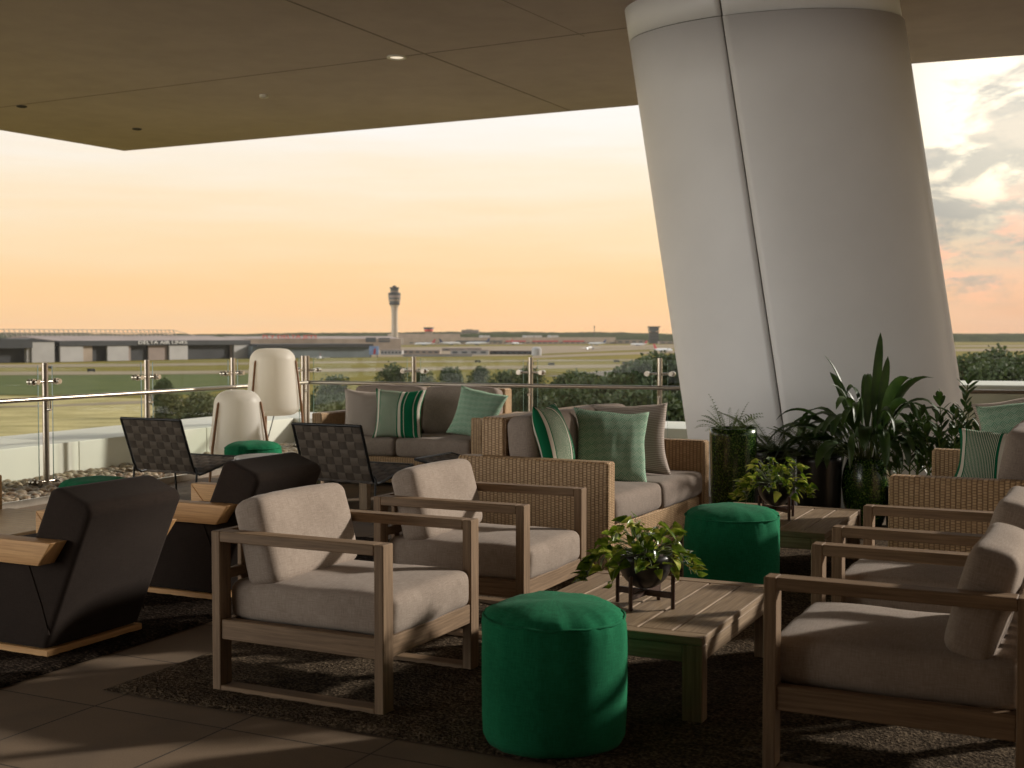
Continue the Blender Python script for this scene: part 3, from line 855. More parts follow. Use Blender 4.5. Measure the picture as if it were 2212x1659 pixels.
# ---- throw pillows
def throw(name, label, mat, c, yaw, lean, w, h, tk=.16, roll=0, seed=0, group='throw pillows'):
    b = MB(); b.pillow(w, h, tk, seed)
    # pillow local: x width, y height, z thickness -> stand it up facing +X of its own yaw
    Mx = Matrix.Rotation(roll, 4, 'Z')
    b.v = [Mx @ p for p in b.v]
    o = b.build(name, mat)
    o.matrix_world = Matrix.Translation(c) @ Matrix.Rotation(yaw, 4, 'Z') @ Matrix.Rotation(-lean, 4, 'Y') @ Matrix(((0, 0, 1, 0), (1, 0, 0, 0), (0, 1, 0, 0), (0, 0, 0, 1)))
    return tag(o, label, 'pillow', group)
def yaw_of(v): return math.atan2(v[1], v[0])
P = 'throw_pillow'
throw(P, 'green and cream striped pillow on the middle loveseat, seen edge on', MT['striped'], dp(1197, 952, 7.62), yaw_of((.95, -.31)), R(16), .49, .49, .17, 0, 1)
throw(P, 'pale green basket weave pillow at the front of the middle loveseat', MT['basket'], dp(1321, 964, 7.98), yaw_of((.20, -.98)), R(15), .51, .51, .17, R(-5), 2)
throw(P, 'grey ribbed pillow leaning on the far arm of the middle loveseat', MT['ribbed'], dp(1362, 948, 8.30), yaw_of((-.10, -.99)), R(10), .52, .50, .14, R(2), 3)
throw(P, 'grey ribbed pillow at the left arm of the loveseat by the back railing', MT['ribbed'], dp(796, 894, 11.62), yaw_of((-.05, -1)), R(14), .50, .48, .15, R(-3), 4)
throw(P, 'green and cream striped pillow on the loveseat by the back railing', MT['striped'], dp(862, 893, 11.42), yaw_of((-.25, -1)), R(14), .49, .48, .16, R(-1), 5)
throw(P, 'pale green basket weave pillow at the right of the loveseat by the back railing', MT['basket'], dp(1031, 894, 11.12), yaw_of((-.35, -1)), R(17), .47, .47, .16, R(-12), 6)
throw(P, 'green and cream striped pillow at the right picture edge on the shaded loveseat', MT['striped'], dp(2162, 994, 6.95), yaw_of((-.55, -.83)), R(22), .52, .36, .16, R(-2), 7)
throw(P, 'pale green basket weave pillow behind the striped one at the right picture edge', MT['basket'], dp(2198, 945, 7.25), yaw_of((-.6, -.8)), R(14), .46, .46, .15, R(8), 8)
throw(P, 'grey ribbed pillow behind the pale green one at the right picture edge', MT['ribbed'], dp(2196, 941, 7.50), yaw_of((-.6, -.8)), R(12), .5, .5, .14, R(10), 9)

# ---- black lounge chairs with thick wooden arms (origin: floor under the middle of the rear base edge)
def make_lounge(label, loc, rz, group='black upholstered lounge chairs'):
    t = thing('lounge_chair', label, 'lounge chair', loc, rz, group)
    prof = [(.02, .032), (-.125, .36), (-.250, .635), (-.235, .672), (-.065, .735), (-.02, .72), (.07, .52), (.115, .42), (.20, .40), (.60, .425), (.64, .40), (.63, .27), (.55, .032)]
    b = MB(); b.prism([(x, z) for x, z in prof], -.285, .285, Matrix.Rotation(R(90), 4, 'X'))
    b.build('body', MT['black_fabric'], t, bev=.027)
    for y in (-.287, .287):
        pi_ = MB(); pi_.tube([(.115, y, .42), (.03, y, .22), (-.01, y, .10)], .004, 6); pi_.build('piping', MT['black_fabric'], t)
    b = MB(); b.box((.0, -.286, .002), (.57, .286, .030)); b.build('base', MT['pine'], t)
    for sgn in (-1, 1):
        y0, y1 = sgn * .292, sgn * .385
        b = MB()
        b.prism([(-.13, .515), (-.055, .415), (.587, .415), (.68, .515)], min(y0, y1), max(y0, y1), Matrix.Rotation(R(90), 4, 'X') @ Matrix.Scale(1, 4))
        b.build('arm', MT['pine'], t, bev=.004)
        b = MB(); b.prism([(.59, .4145), (.6815, .5135), (.6815, .002), (.59, .002)], min(y0, y1), max(y0, y1), Matrix.Rotation(R(90), 4, 'X'))
        b.build('front_leg', MT['pine'], t, bev=.004)
    return t
e0, e1p = gp(80, 1429), gp(304, 1364)
mE = mid4(e0, e1p) + EX * .035
lg = make_lounge('black lounge chair with thick honey wood arms at lower left, seen from behind', (mE.x, mE.y, .016), RW)
mF = mE + Vector((.47, 1.13, 0)) + EX * .0
dup(lg, (mF.x, mF.y, .016), RW, 'black lounge chair with thick honey wood arms behind the left grey armchair', 'black upholstered lounge chairs')
gc = gp(4, 1026, .515)
mG = gc - EX * .68 - NX * .385
dup(lg, (mG.x, mG.y, .0), RE, 'honey wood lounge chair arm end cut off by the left picture edge', 'black upholstered lounge chairs')

# ---- slatted low table at left
tn = gp(19, 1161, .30); tt = thing('slatted_table', 'low pale slatted wooden table at the left picture edge', 'table', (tn.x, tn.y, .016), RW)
b = MB()
for k in range(13):
    y = -.03 - .06 * k
    b.box((.06, y - .025, .272), (.86, y + .025, .295), .003)
b.box((.0, -.80, .262), (.058, .0, .297)); b.build('slats', MT['slat'], tt)
b = MB(); b.box((.06, -.0, .21), (.86, -.03, .268)); b.box((.06, -.80, .21), (.86, -.77, .268)); b.build('apron', MT['pine'], tt)
for (x, y) in ((.0, 0), (.86, 0), (.0, -.74), (.86, -.74)):
    l = MB(); l.box((x, y, 0), (x + .06, y - .06, .261)); l.build('leg', MT['pine'], tt)

# ---- woven strap chairs (origin: floor under the middle of the rear rod)
def strap_panel(path, wid, nac, nal, mat_name, parent, name):
    # path: list of (x, z); straps interlaced over the strip
    pts = [Vector((x, 0, z)) for x, z in path]
    L = [0]
    for a, c in zip(pts[:-1], pts[1:]): L.append(L[-1] + (c - a).length)
    def P(s):
        s = max(0, min(L[-1], s))
        for i in range(len(L) - 1):
            if s <= L[i + 1] + 1e-9:
                f = (s - L[i]) / (L[i + 1] - L[i]); a, c = pts[i], pts[i + 1]
                d = (c - a).normalized(); return a.lerp(c, f), Vector((-d.z, 0, d.x))
        return pts[-1], Vector((0, 0, 1))
    b = MB(); cw = wid / nac; cl = L[-1] / nal; am = .0045
    def ribbon(cells, mi):
        vs = []; fs = []; us = []
        for k, (p, q) in enumerate(cells): vs += [p, q]
        for k in range(len(cells) - 1):
            fs.append((2 * k, 2 * k + 1, 2 * k + 3, 2 * k + 2)); us.append([(vs[j].y, vs[j].x) for j in (2 * k, 2 * k + 1, 2 * k + 3, 2 * k + 2)])
        b.add(vs, fs, us, smooth=True, m=mi)
    for i in range(nac):
        y0 = -wid / 2 + i * cw + .0010; y1 = y0 + cw - .0020; cells = []
        for j in range(nal * 4 + 1):
            s = cl * j / 4; p, nrm = P(s); ph = math.pi * (s / cl - .0)
            h = am * math.cos(math.pi * (s / cl - .5)) * (1 if i % 2 == 0 else -1)
            cells.append((p + nrm * h + Vector((0, y0, 0)), p + nrm * h + Vector((0, y1, 0))))
        ribbon(cells, 0)
    for j in range(nal):
        s0 = cl * j + .0010; s1 = s0 + cl - .0020; cells = []
        for i in range(nac * 4 + 1):
            y = -wid / 2 + cw * i / 4
            h = -am * math.cos(math.pi * (i / 4 - .5)) * (1 if j % 2 == 0 else -1)
            (pa, na), (pc, nc_) = P(s0), P(s1)
            cells.append((pa + na * h + Vector((0, y, 0)), pc + nc_ * h + Vector((0, y, 0))))
        ribbon(cells, 1)
    return b.build(name, [MT['strap_lit'], MT['strap']], parent)
def make_strap_chair(label, loc, rz, group='woven strap lounge chairs', back=True, W=.60):
    t = thing('woven_chair', label, 'lounge chair', loc, rz, group)
    bp_ = [(-.17, .735), (-.10, .55), (-.03, .37), (.0, .315), (.05, .290)]
    sp_ = [(.05, .290), (.12, .298), (.40, .355), (.56, .385)]
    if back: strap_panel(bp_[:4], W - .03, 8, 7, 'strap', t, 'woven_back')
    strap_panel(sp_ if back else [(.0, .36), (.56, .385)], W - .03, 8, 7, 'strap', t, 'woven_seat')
    fr = MB()
    for y in (-W / 2, W / 2):
        pth = [(x, y, z) for x, z in (bp_ + sp_[1:] if back else [(.0, .36), (.56, .385)])]
        fr.tube(pth, .011, 8)
    x0, z0 = (bp_[0] if back else (0, .36)); fr.tube([(x0, -W / 2, z0), (x0, W / 2, z0)], .011, 8); fr.tube([(.56, -W / 2, .385), (.56, W / 2, .385)], .012, 8)
    fr.build('frame', MT['black_metal'], t)
    for (xr, zr) in ((-.005, .350), (.47, .345)):
        l = MB(); w = W / 2 + .022
        l.tube([(xr + (-.03 if xr < .1 else .03), -w, .004), (xr, -w, zr - .02), (xr, -w + .012, zr - .004), (xr, -w + .03, zr), (xr, w - .03, zr), (xr, w - .012, zr - .004), (xr, w, zr - .02), (xr + (-.03 if xr < .1 else .03), w, .004)], .0085, 8)
        l.build('leg_frame', MT['black_metal'], t)
    return t
g1a, g1b = gp(290, 1003, .35), gp(427, 1010.5, .35)
mg = mid4(g1a, g1b); mg.z = 0
wc = make_strap_chair('brown woven strap lounge chair in front of the small white lamp, seen from behind', mg, math.pi / 2 - TH)
g2b = gp(807, 1030, .35); g2b.z = 0
mg2 = g2b - EX * .30
dup(wc, mg2, math.pi / 2 - TH, 'brown woven strap lounge chair in front of the far loveseat, seen from behind', 'woven strap lounge chairs')
q0, q1 = gp(893, 994, .38), gp(980, 979, .38)
m5 = q0 + NX * .31 + EX * .57; m5.z = 0
dup(wc, m5, RW, 'brown woven strap chair whose seat shows left of the middle loveseat', 'woven strap lounge chairs')

# ---- round white side table
ws = gp(560, 999, .40)
ws = Vector((-1.98, 9.95, 0)); t = thing('side_table', 'round white side table between the left woven chair and the black lounge chairs', 'side table', ws)
b = MB(); b.lathe([(.0001, .424), (.235, .424), (.247, .420), (.25, .412), (.247, .404), (.235, .400), (.0001, .400)], 40); b.build('tabletop', MT['white_paint'], t)
b = MB(); b.tube([(0, 0, .0), (0, 0, .400)], .02, 14); b.build('stem', MT['white_paint'], t)
b = MB(); b.lathe([(.0001, .012), (.16, .010), (.165, .003), (.165, 0), (.0001, 0)], 32); b.build('foot', MT['white_paint'], t)

# ---- big white floor lamps
def floor_lamp(label, c, rb, rt, z0, z1, rz, legtop, cord):
    t = thing('floor_lamp', label, 'floor lamp', c, rz, 'white lantern floor lamps')
    H = z1 - z0; prof = []
    for k in range(9):
        a = math.pi / 2 * k / 8; prof.append((rb - .10 + .10 * math.sin(a) if k else .0001, z0 + .09 * (1 - math.cos(a))))
    prof = [(.0001, z0)] + [(rb - .10 + .10 * math.sin(math.pi / 2 * k / 8), z0 + .09 * (1 - math.cos(math.pi / 2 * k / 8))) for k in range(9)]
    for k in range(1, 7):
        f = k / 7; prof.append((rb + (rt - rb) * f, z0 + .09 + (H - .09 - .13) * f))
    prof += [(rt - .13 + .13 * math.cos(math.pi / 2 * k / 10), z1 - .13 + .13 * math.sin(math.pi / 2 * k / 10)) for k in range(11)] + [(rt * .3, z1 + .004), (.0001, z1 + .005)]
    b = MB(); b.lathe(prof, 56); b.build('shade', MT['shade'], t)
    for k in range(3):
        g = 2 * math.pi * k / 3
        d = Vector((math.cos(g), math.sin(g), 0))
        zt = z0 + (z1 - z0) * legtop
        rt_ = rb + (rt - rb) * max(0, (zt - z0 - .09) / (H - .22))
        b = MB(); b.tube([d * (rt_ + .006) + Vector((0, 0, zt + .02)), d * (rt_ + .012) + Vector((0, 0, zt)), d * (rb + .03) + Vector((0, 0, z0 + .1)), d * (rb + .075) + Vector((0, 0, .0))], [.006, .012, .014, .011], 10)
        b.build('leg', MT['walnut_lt'], t)
    if cord:
        b = MB(); b.tube([(.02, -.03, z0 + .005), (-.0, -.06, z0 - .10), (-.05, -.10, z0 * .4), (-.07, -.14, .01), (-.3, -.1, .01)], .006, 6); b.build('power_cord', MT['black_metal'], t)
MT['walnut_lt'] = wood('red_brown_wood', (.20, .09, .035), (.38, .19, .08), .5)
l1 = dp(590, 900, 13.5)
def zat(v, Y): return dp(1106, v, Y).z
floor_lamp('tall white lantern floor lamp on brown legs by the railing corner', (l1.x, l1.y, 0), .285, .245, zat(899, 13.3), zat(753, 13.5), R(-5), .80, True)
l2 = dp(514, 960, 11.5)
floor_lamp('shorter white lantern floor lamp on brown legs behind the left woven chair', (l2.x, l2.y, 0), .262, .215, zat(990, 11.3), zat(843, 11.5), R(-8), .80, False)
# ================================================================ plants
def leaf(b, base, d, length, width, droop=.5, up=Vector((0, 0, 1)), fold=.25, prof=None, nseg=6, twist=0, tip_hang=None):
    """one leaf blade along d that bends down by droop; folded along its midrib"""
    d = Vector(d).normalized(); side = d.cross(up)
    if side.length < 1e-3: side = Vector((1, 0, 0))
    side.normalize(); p = Vector(base); step = length / nseg; vs = []; fs = []; us = []
    prof = prof or (lambda t: math.sin(math.pi * min(1, t * .93 + .07)) ** .8)
    if twist: side = Matrix.Rotation(twist, 3, d) @ side
    for k in range(nseg + 1):
        t = k / nseg; w = width * prof(t) * .5
        nrm = side.cross(d).normalized()
        vs += [p - side * w + nrm * w * fold, p.copy(), p + side * w + nrm * w * fold]
        dd = d + Vector((0, 0, -1)) * droop * step / length * (.4 + 1.4 * t)
        d = dd.normalized(); p = p + d * step
    for k in range(nseg):
        for a in (0, 1):
            q = (3 * k + a, 3 * k + a + 1, 3 * k + a + 4, 3 * k + a + 3)
            fs.append(q); us.append([(j % 3 * .5, (j // 3) / nseg) for j in q])
    b.add(vs, fs, us, smooth=True)
heart = lambda t: (min(1, t * 5 + .25)) ** .6 * (1 - t) ** .75 * 1.25 if t < 1 else 0
lance = lambda t: max(0.02, (t * 2.2) ** .7 * (1 - t) ** .62 * 1.22) if 0 < t < 1 else .03

def arc(p, d, L, droop, n=7):
    p = Vector(p); d = Vector(d).normalized(); out = [p.copy()]
    for k in range(n):
        d = (d + Vector((0, 0, -1)) * droop / n * (.3 + 1.4 * k / n)).normalized(); p = p + d * (L / n); out.append(p.copy())
    return out
def frond(fb, sb, p, d, L, droop, nl, ll, lw, rnd, prof=None, ang=1.15, stemr=.002, updir=.15, ldroop=.4, tilt=0):
    pts = arc(p, d, L, droop, 8); sb.tube(pts, [stemr * (1 - .7 * k / 8) for k in range(9)], 5, False)
    for k in range(nl):
        t = (k + .8) / nl; f = t * 8; i = min(7, int(f)); q = pts[i].lerp(pts[i + 1], f - i)
        ax = (pts[i + 1] - pts[i]).normalized(); sd = ax.cross(Vector((0, 0, 1)))
        if sd.length < .05: sd = Vector((1, 0, 0))
        sd.normalize()
        if tilt: sd = Matrix.Rotation(tilt, 3, ax) @ sd
        ln = ll * (.35 + .65 * math.sin(math.pi * min(.97, t * .8 + .16))) * rnd.uniform(.85, 1.1) * (1 - .55 * max(0, t - .6) / .4)
        for sg in (-1, 1):
            dd = ax * math.cos(ang) + sd * sg * math.sin(ang) + Vector((0, 0, updir + rnd.uniform(-.1, .1)))
            leaf(fb, q, dd, ln, lw, ldroop, nseg=3, fold=.2, prof=prof or lance)

def pothos(label, c, rz, seed, R0=.10):
    rnd = random.Random(seed)
    t = thing('potted_pothos', label, 'potted plant', c, rz, 'trailing pothos in black bowls')
    lh = .135
    for k in range(4):
        g = math.pi / 2 * k + math.pi / 4; x, y = .088 * math.sqrt(2) * .98 * math.cos(g), .088 * math.sqrt(2) * .98 * math.sin(g)
        b = MB(); b.tube([(x, y, 0), (x, y, lh)], .0085, 10); b.build('stand_leg', MT['walnut'], t)
    b = MB()
    b.box((-.118, -.008, .040), (.118, .008, .064), .002, M=Matrix.Rotation(math.pi / 4, 4, 'Z'))
    b.box((-.118, -.008, .0405), (-.009, .008, .0645), .002, M=Matrix.Rotation(math.pi * .75, 4, 'Z')); b.box((.009, -.008, .0405), (.118, .008, .0645), .002, M=Matrix.Rotation(math.pi * .75, 4, 'Z'))
    b.build('stand_crossbar', MT['walnut'], t)
    b = MB(); r = R0 * 1.08
    prof = [(.0001, .067)] + [(r * math.sin(a), .067 + r * 1.12 * (1 - math.cos(a))) for a in [math.pi / 2 * k / 10 for k in range(1, 11)]]
    prof += [(r * 1.0, .067 + r * 1.12 + .02), (r * .95, .067 + r * 1.12 + .02), (r * .93, .067 + r * 1.12 - .01)]
    b.lathe(prof, 40); b.build('bowl', MT['black_pot'], t)
    zt = .067 + r * 1.12
    b = MB(); b.lathe([(r * .93, zt), (r * .6, zt + .016), (.0001, zt + .022)], 28); b.build('soil', MT['soil'], t)
    fb, sb = MB(), MB()
    for k in range(105):
        g = rnd.uniform(0, 2 * math.pi); el = rnd.uniform(.0, 1.25); base = Vector((math.cos(g) * r * .45 * rnd.random(), math.sin(g) * r * .45 * rnd.random(), zt + .01))
        L = rnd.uniform(.08, .20) * (1.1 - .15 * el); d = Vector((math.cos(g) * math.cos(el), math.sin(g) * math.cos(el), math.sin(el)))
        pts = arc(base, d, L, .8 if el < .8 else .25, 5); sb.tube(pts, .0017, 5, False)
        o = (pts[-1] - pts[-2]).normalized(); h = Vector((o.x, o.y, 0)).normalized() if o.xy.length > .01 else Vector((1, 0, 0))
        s = rnd.uniform(.046, .082)
        leaf(fb, pts[-1], h * .75 + Vector((rnd.uniform(-.5, .5), rnd.uniform(-.5, .5), rnd.uniform(-.55, .5))), s, s * rnd.uniform(.62, .78), rnd.uniform(.3, 1.0), fold=rnd.uniform(.1, .5), prof=heart, twist=rnd.uniform(-.9, .9))
    for k in range(12):                                              # trailing vines over the rim
        g = math.pi * (.75 + .55 * rnd.random()) if k < 8 else rnd.uniform(-.6, .7)
        base = Vector((math.cos(g) * r * .9, math.sin(g) * r * .9, zt + .02))
        L = rnd.uniform(.16, .27) * (1 if k < 8 else .72); pts = arc(base, (math.cos(g), math.sin(g), .35), L, 2.9, 9)
        zlow = .012
        pts = [Vector((p.x, p.y, max(p.z, zlow + .012))) for p in pts]
        sb.tube(pts, .0019, 5, False)
        for j in range(3, 10):
            if rnd.random() < .86:
                s = rnd.uniform(.042, .075); a = pts[j] if j < len(pts) else pts[-1]
                leaf(fb, a, (math.cos(g) + rnd.uniform(-.8, .8), math.sin(g) + rnd.uniform(-.8, .8), rnd.uniform(-.1, .4)), s, s * .72, rnd.uniform(.2, .8), fold=rnd.uniform(.1, .5), prof=heart, twist=rnd.uniform(-.8, .8))
    for q_ in (fb, sb):
        for p in q_.v: p.x *= .86; p.y *= .86; p.z = zt + (p.z - zt) * .92
    for i, p in enumerate(fb.v):
        if p.z < .006: fb.v[i].z = .006
    fb.build('leaves', MT['pothos'], t); sb.build('vines', MT['stem'], t)
    return t
q1 = mid4(gp(1360, 1323, .323), gp(1445, 1317, .323), gp(1332, 1303, .323)); 
qa, qb = gp(1445, 1317, .323), gp(1331.6, 1303, .323)
pothos('trailing variegated pothos in a black bowl on a dark stand, on the front coffee table', ((qa.x + qb.x) / 2 + .012, (qa.y + qb.y) / 2 + .02, .3235), R(12), 11)
q2 = gp(1681, 1121, .323)
pothos('trailing variegated pothos in a black bowl on a dark stand, on the rear coffee table', (q2.x, q2.y + .06, .3235), R(-20), 23)

# tall dark green glazed planter with fern
def tall_pot(t, r, h, mat='glaze', taper=.86):
    b = MB(); b.lathe([(.0001, 0), (r * taper, 0), (r * (taper + .04), .02), (r * .96, h * .5), (r, h * .93), (r * 1.0, h), (r * .93, h + .004), (r * .90, h - .01), (r * .88, h - .09)], 48); b.build('pot', MT[mat], t)
    b = MB(); b.lathe([(r * .885, h - .05), (.0001, h - .03)], 32); b.build('soil', MT['soil'], t)
zz9 = dp(1584, 925, 9.02)
t = thing('potted_fern', 'small upright fern in a tall dark green glazed cylinder planter', 'potted plant', (zz9.x, zz9.y, 0))
hp = zz9.z; tall_pot(t, .172, hp)
rnd = random.Random(5); fb, sb = MB(), MB()
for k in range(24):
    g = rnd.uniform(0, 6.28); el = rnd.uniform(.3, 1.35); L = rnd.uniform(.15, .30)
    frond(fb, sb, (-.03 + .05 * math.cos(g), .05 * math.sin(g), hp - .03), (math.cos(g) * math.cos(el), math.sin(g) * math.cos(el), math.sin(el)), L, .9, 12, .036, .015, rnd, updir=.05, tilt=rnd.uniform(-.8, .8))
fb.build('fronds', MT['fern_leaf'], t)
lb = MB()
for k in range(14):
    g = rnd.uniform(-.9, .9); d = Vector((math.cos(g) * .8, math.sin(g), rnd.uniform(.0, .9)))
    p = Vector((.07, 0, hp - .03)) + d * rnd.uniform(.02, .06); sb.tube([(.06, 0, hp - .04), p], .002, 5, False)
    leaf(lb, p, d, .075, .055, .5, prof=heart, twist=rnd.uniform(-.5, .5))
lb.build('round_leaves', MT['dark_leaf'], t); sb.build('stems', MT['stem'], t)

# feathery conifer like plants in black pots, between the planters
def feathery(label, c, h, seed, spread=.42, n=30):
    rnd = random.Random(seed)
    t = thing('potted_conifer', label, 'potted plant', c, seed, 'feathery plants in black pots')
    tall_pot(t, .165, h, 'black_pot', .9)
    fb, sb = MB(), MB()
    for k in range(n):
        g = 2 * math.pi * k / n * 2.4 + rnd.uniform(-.3, .3); el = rnd.uniform(.05, 1.0)
        L = spread * rnd.uniform(.6, 1.05)
        frond(fb, sb, (.05 * math.cos(g), .05 * math.sin(g), h - .03 + .05 * rnd.random()), (math.cos(g) * math.cos(el), math.sin(g) * math.cos(el), math.sin(el)), L, .55, 34, .075, .0105, rnd, ang=.95, updir=.10, ldroop=.2, stemr=.004, tilt=rnd.uniform(-.35, .35))
    fb.build('sprays', MT['fern_leaf'], t); sb.build('stems', MT['stem'], t)
v = dp(1672, 960, 9.45); feathery('feathery green conifer just right of the tall green planter', (v.x, v.y, 0), .52, 3, .50)
v = dp(1770, 1000, 9.15); feathery('feathery green conifer in a black pot left of the round green pot', (v.x, v.y, 0), .50, 8, .46)

# broad strap leaved plant in a round green pot
v = dp(1873, 991, 9.1)
t = thing('potted_aspidistra', 'tall plant with long arching leaves in a round shiny green pot', 'potted plant', (v.x, v.y, 0))
h = v.z; r = .178
b = MB(); b.lathe([(.0001, 0), (r * .62, 0), (r * .72, .03), (r * .95, h * .35), (r * 1.02, h * .58), (r * .98, h * .8), (r * .86, h * .95), (r * .84, h), (r * .78, h + .004), (r * .74, h - .02), (r * .74, h - .1)], 56); b.build('pot', MT['glaze'], t)
b = MB(); b.lathe([(r * .75, h - .06), (.0001, h - .05)], 28); b.build('soil', MT['soil'], t)
rnd = random.Random(21); fb, sb = MB(), MB()
for k in range(66):
    g = rnd.uniform(0, 6.28); el = rnd.uniform(.62, 1.40); base = Vector((.06 * math.cos(g), .06 * math.sin(g), h - .05))
    st = rnd.uniform(.18, .36); d = Vector((math.cos(g) * math.cos(el), math.sin(g) * math.cos(el), math.sin(el)))
    pts = arc(base, d, st, .15, 4); sb.tube(pts, .004, 6, False)
    L = rnd.uniform(.36, .56); dr = rnd.uniform(1.8, 4.4) if el < 1.28 else rnd.uniform(1.0, 2.4)
    leaf(fb, pts[-1], pts[-1] - pts[-2], L, rnd.uniform(.07, .112), dr, nseg=10, fold=.35, prof=lance, twist=rnd.uniform(-1.2, 1.2))
for k, (dx, L, w) in enumerate(((.02, .62, .085), (.08, .50, .085), (-.05, .42, .08))):
    pts = arc((.02 + dx * .3, .0, h - .05), (dx, -.02, 1), .36 - .05 * k, .02, 4); sb.tube(pts, .0045, 6, False)
    leaf(fb, pts[-1], (dx + .05, -.04, 1), L, w, .10, up=Vector((0.15, -1, 0)), nseg=12, fold=.35, prof=lance)
fb.build('leaves', MT['dark_leaf'], t); sb.build('stems', MT['stem'], t)

# upright zamioculcas like stems
def zz_plant(label, c, hpot, stems, seed):
    rnd = random.Random(seed)
    t = thing('potted_zz_plant', label, 'potted plant', c, 0, 'upright leafy plants')
    tall_pot(t, .17, hpot, 'black_pot', .9)
    fb, sb = MB(), MB()
    for (dx, dy, L) in stems:
        d = Vector((dx, dy, 1)).normalized(); base = Vector((dx * .3, dy * .3, hpot - .05))
        pts = arc(base, d, L, .12, 8); sb.tube(pts, [.008 * (1 - .6 * k / 8) for k in range(9)], 6, False)
        n = int(L / .05)
        for k in range(n):
            tt = .22 + .78 * (k + 1) / n; f = tt * 8; i = min(7, int(f)); q = pts[i].lerp(pts[i + 1], min(1, f - i)); ax = (pts[i + 1] - pts[i]).normalized()
            g0 = k * 1.57 * .5 + rnd.uniform(-.3, .3)
            for sg in (0, math.pi):
                sd = Vector((math.cos(g0 + sg), math.sin(g0 + sg), 0))
                dd = ax * .75 + sd * .7; s = rnd.uniform(.085, .125)
                leaf(fb, q, dd, s, s * .40, .15, nseg=5, fold=.3, prof=lance, twist=rnd.uniform(-.4, .4))
        leaf(fb, pts[-1], d, .09, .036, .05, nseg=5, fold=.3, prof=lance)
    fb.build('leaves', MT['dark_leaf'], t); sb.build('stems', MT['stem'], t)
v = dp(2050, 1000, 8.75)
zz_plant('upright leafy plant with paired oval leaves behind the right loveseat arm', (v.x, v.y, 0), .38,
         [(.12, 0, .72), (-.06, .05, .60), (.2, .1, .52), (-.25, 0, .50), (.02, -.12, .48), (.28, -.1, .45), (-.15, -.1, .46), (.1, .2, .5), (.33, .1, .40), (-.33, .1, .42)], 4)
v = dp(1965, 1010, 8.95)
zz_plant('low leafy dark plant between the round green pot and the upright leafy plant', (v.x, v.y, 0), .30,
         [(-.2, 0, .42), (.1, -.1, .46), (.3, 0, .44), (-.1, .2, .4), (.2, .25, .5), (0, 0, .5), (-.35, -.1, .35)], 9)
# ================================================================ airfield far below the terrace
ZG = -20.0
def g2(u, v): return gp(u, v, ZG)
def ground_mat():
    m, g, p, uv, ob, out = material('airfield_grass')
    a = g.noise(ob, .004, 6, .6); b = g.noise(ob, .05, 6, .7); c = g.noise(ob, .6, 4, .7)
    f = g.m('ADD', g.m('MULTIPLY', a, .5), g.m('ADD', g.m('MULTIPLY', b, .3), g.m('MULTIPLY', c, .2)))
    g.set(p.inputs['Base Color'], g.ramp(f, [(.35, (.11, .095, .020)), (.5, (.185, .15, .033)), (.65, (.28, .21, .058))]))
    p.inputs['Roughness'].default_value = 1; p.inputs['Specular IOR Level'].default_value = .05; return m
def patch_mat(name, a, b, sc):
    m, g, p, uv, ob, out = material(name)
    f = g.m('ADD', g.m('MULTIPLY', g.noise(g.mapv(ob, (sc, sc * 2.5, 1)), 1, 6, .65), .7), g.m('MULTIPLY', g.noise(ob, sc * 18, 3), .3))
    g.set(p.inputs['Base Color'], g.ramp(f, [(.36, a), (.64, b)])); p.inputs['Roughness'].default_value = 1; p.inputs['Specular IOR Level'].default_value = .1; return m
MT['grass'] = ground_mat()
MT['dry'] = patch_mat('dry_meadow', (.24, .20, .075), (.52, .42, .20), .06)
MT['scrub'] = patch_mat('green_scrub', (.055, .075, .020), (.12, .13, .04), .05)
MT['runway'] = patch_mat('pale_concrete', (.23, .18, .12), (.31, .245, .165), .02)
MT['asphalt'] = patch_mat('worn_asphalt', (.16, .14, .12), (.24, .21, .18), .02)
b = MB(); b.sheet([(-9000, -60, ZG - .4), (9000, -60, ZG - .4), (9000, 9000, ZG - .4), (-9000, 9000, ZG - .4)])
tag(b.build('ground', MT['grass']), kind='structure')
LAY = [ZG - .3]
def patch(name, px, mat, lift):
    b = MB(); b.sheet([Vector((p.x, p.y, ZG - .4 + lift)) for p in [g2(*q) for q in px]])
    tag(b.build(name, MT[mat]), kind='structure')
def strip(name, px, mat, lift):           # (u, v_far, v_near) along u
    b = MB()
    for (u0, a0, c0), (u1, a1, c1) in zip(px[:-1], px[1:]):
        b.sheet([Vector((p.x, p.y, ZG - .4 + lift)) for p in (g2(u0, c0), g2(u1, c1), g2(u1, a1), g2(u0, a0))])
    tag(b.build(name, MT[mat]), kind='structure')
patch('dry_meadow', [(-300, 1010), (460, 1010), (700, 905), (560, 862), (-300, 848)], 'dry', .05)
patch('dry_meadow', [(1180, 960), (1900, 960), (1700, 905), (1240, 903)], 'dry', .05)
patch('scrub_bank', [(-300, 852), (420, 850), (640, 820), (640, 806), (-300, 812)], 'scrub', .1)
strip('runway', [(-300, 803.5, 811), (420, 800, 807), (800, 794, 801), (1090, 789, 796), (1400, 785.5, 793), (1500, 784, 792), (2300, 776, 786)], 'runway', .15)
strip('taxiway', [(-300, 789, 796), (300, 785, 791), (700, 780, 784), (1300, 776, 779), (1450, 774, 777)], 'runway', .17)
strip('taxiway', [(1150, 768, 773), (1460, 757, 762), (2300, 752, 757)], 'runway', .19)
strip('taxiway', [(1190, 757, 763), (1330, 752, 757), (1500, 748, 751), (2300, 745, 748)], 'runway', .21)
strip('apron', [(500, 753.5, 772), (880, 749.5, 770), (1130, 747, 768), (1300, 746, 752), (1460, 744.5, 748)], 'runway', .12)
patch('apron', [(1175, 812), (1350, 796), (1520, 793), (1500, 818), (1320, 812)], 'asphalt', .18)
strip('access_road', [(-300, 884, 880), (120, 872, 876), (330, 862, 869), (460, 856, 862)], 'runway', .11)
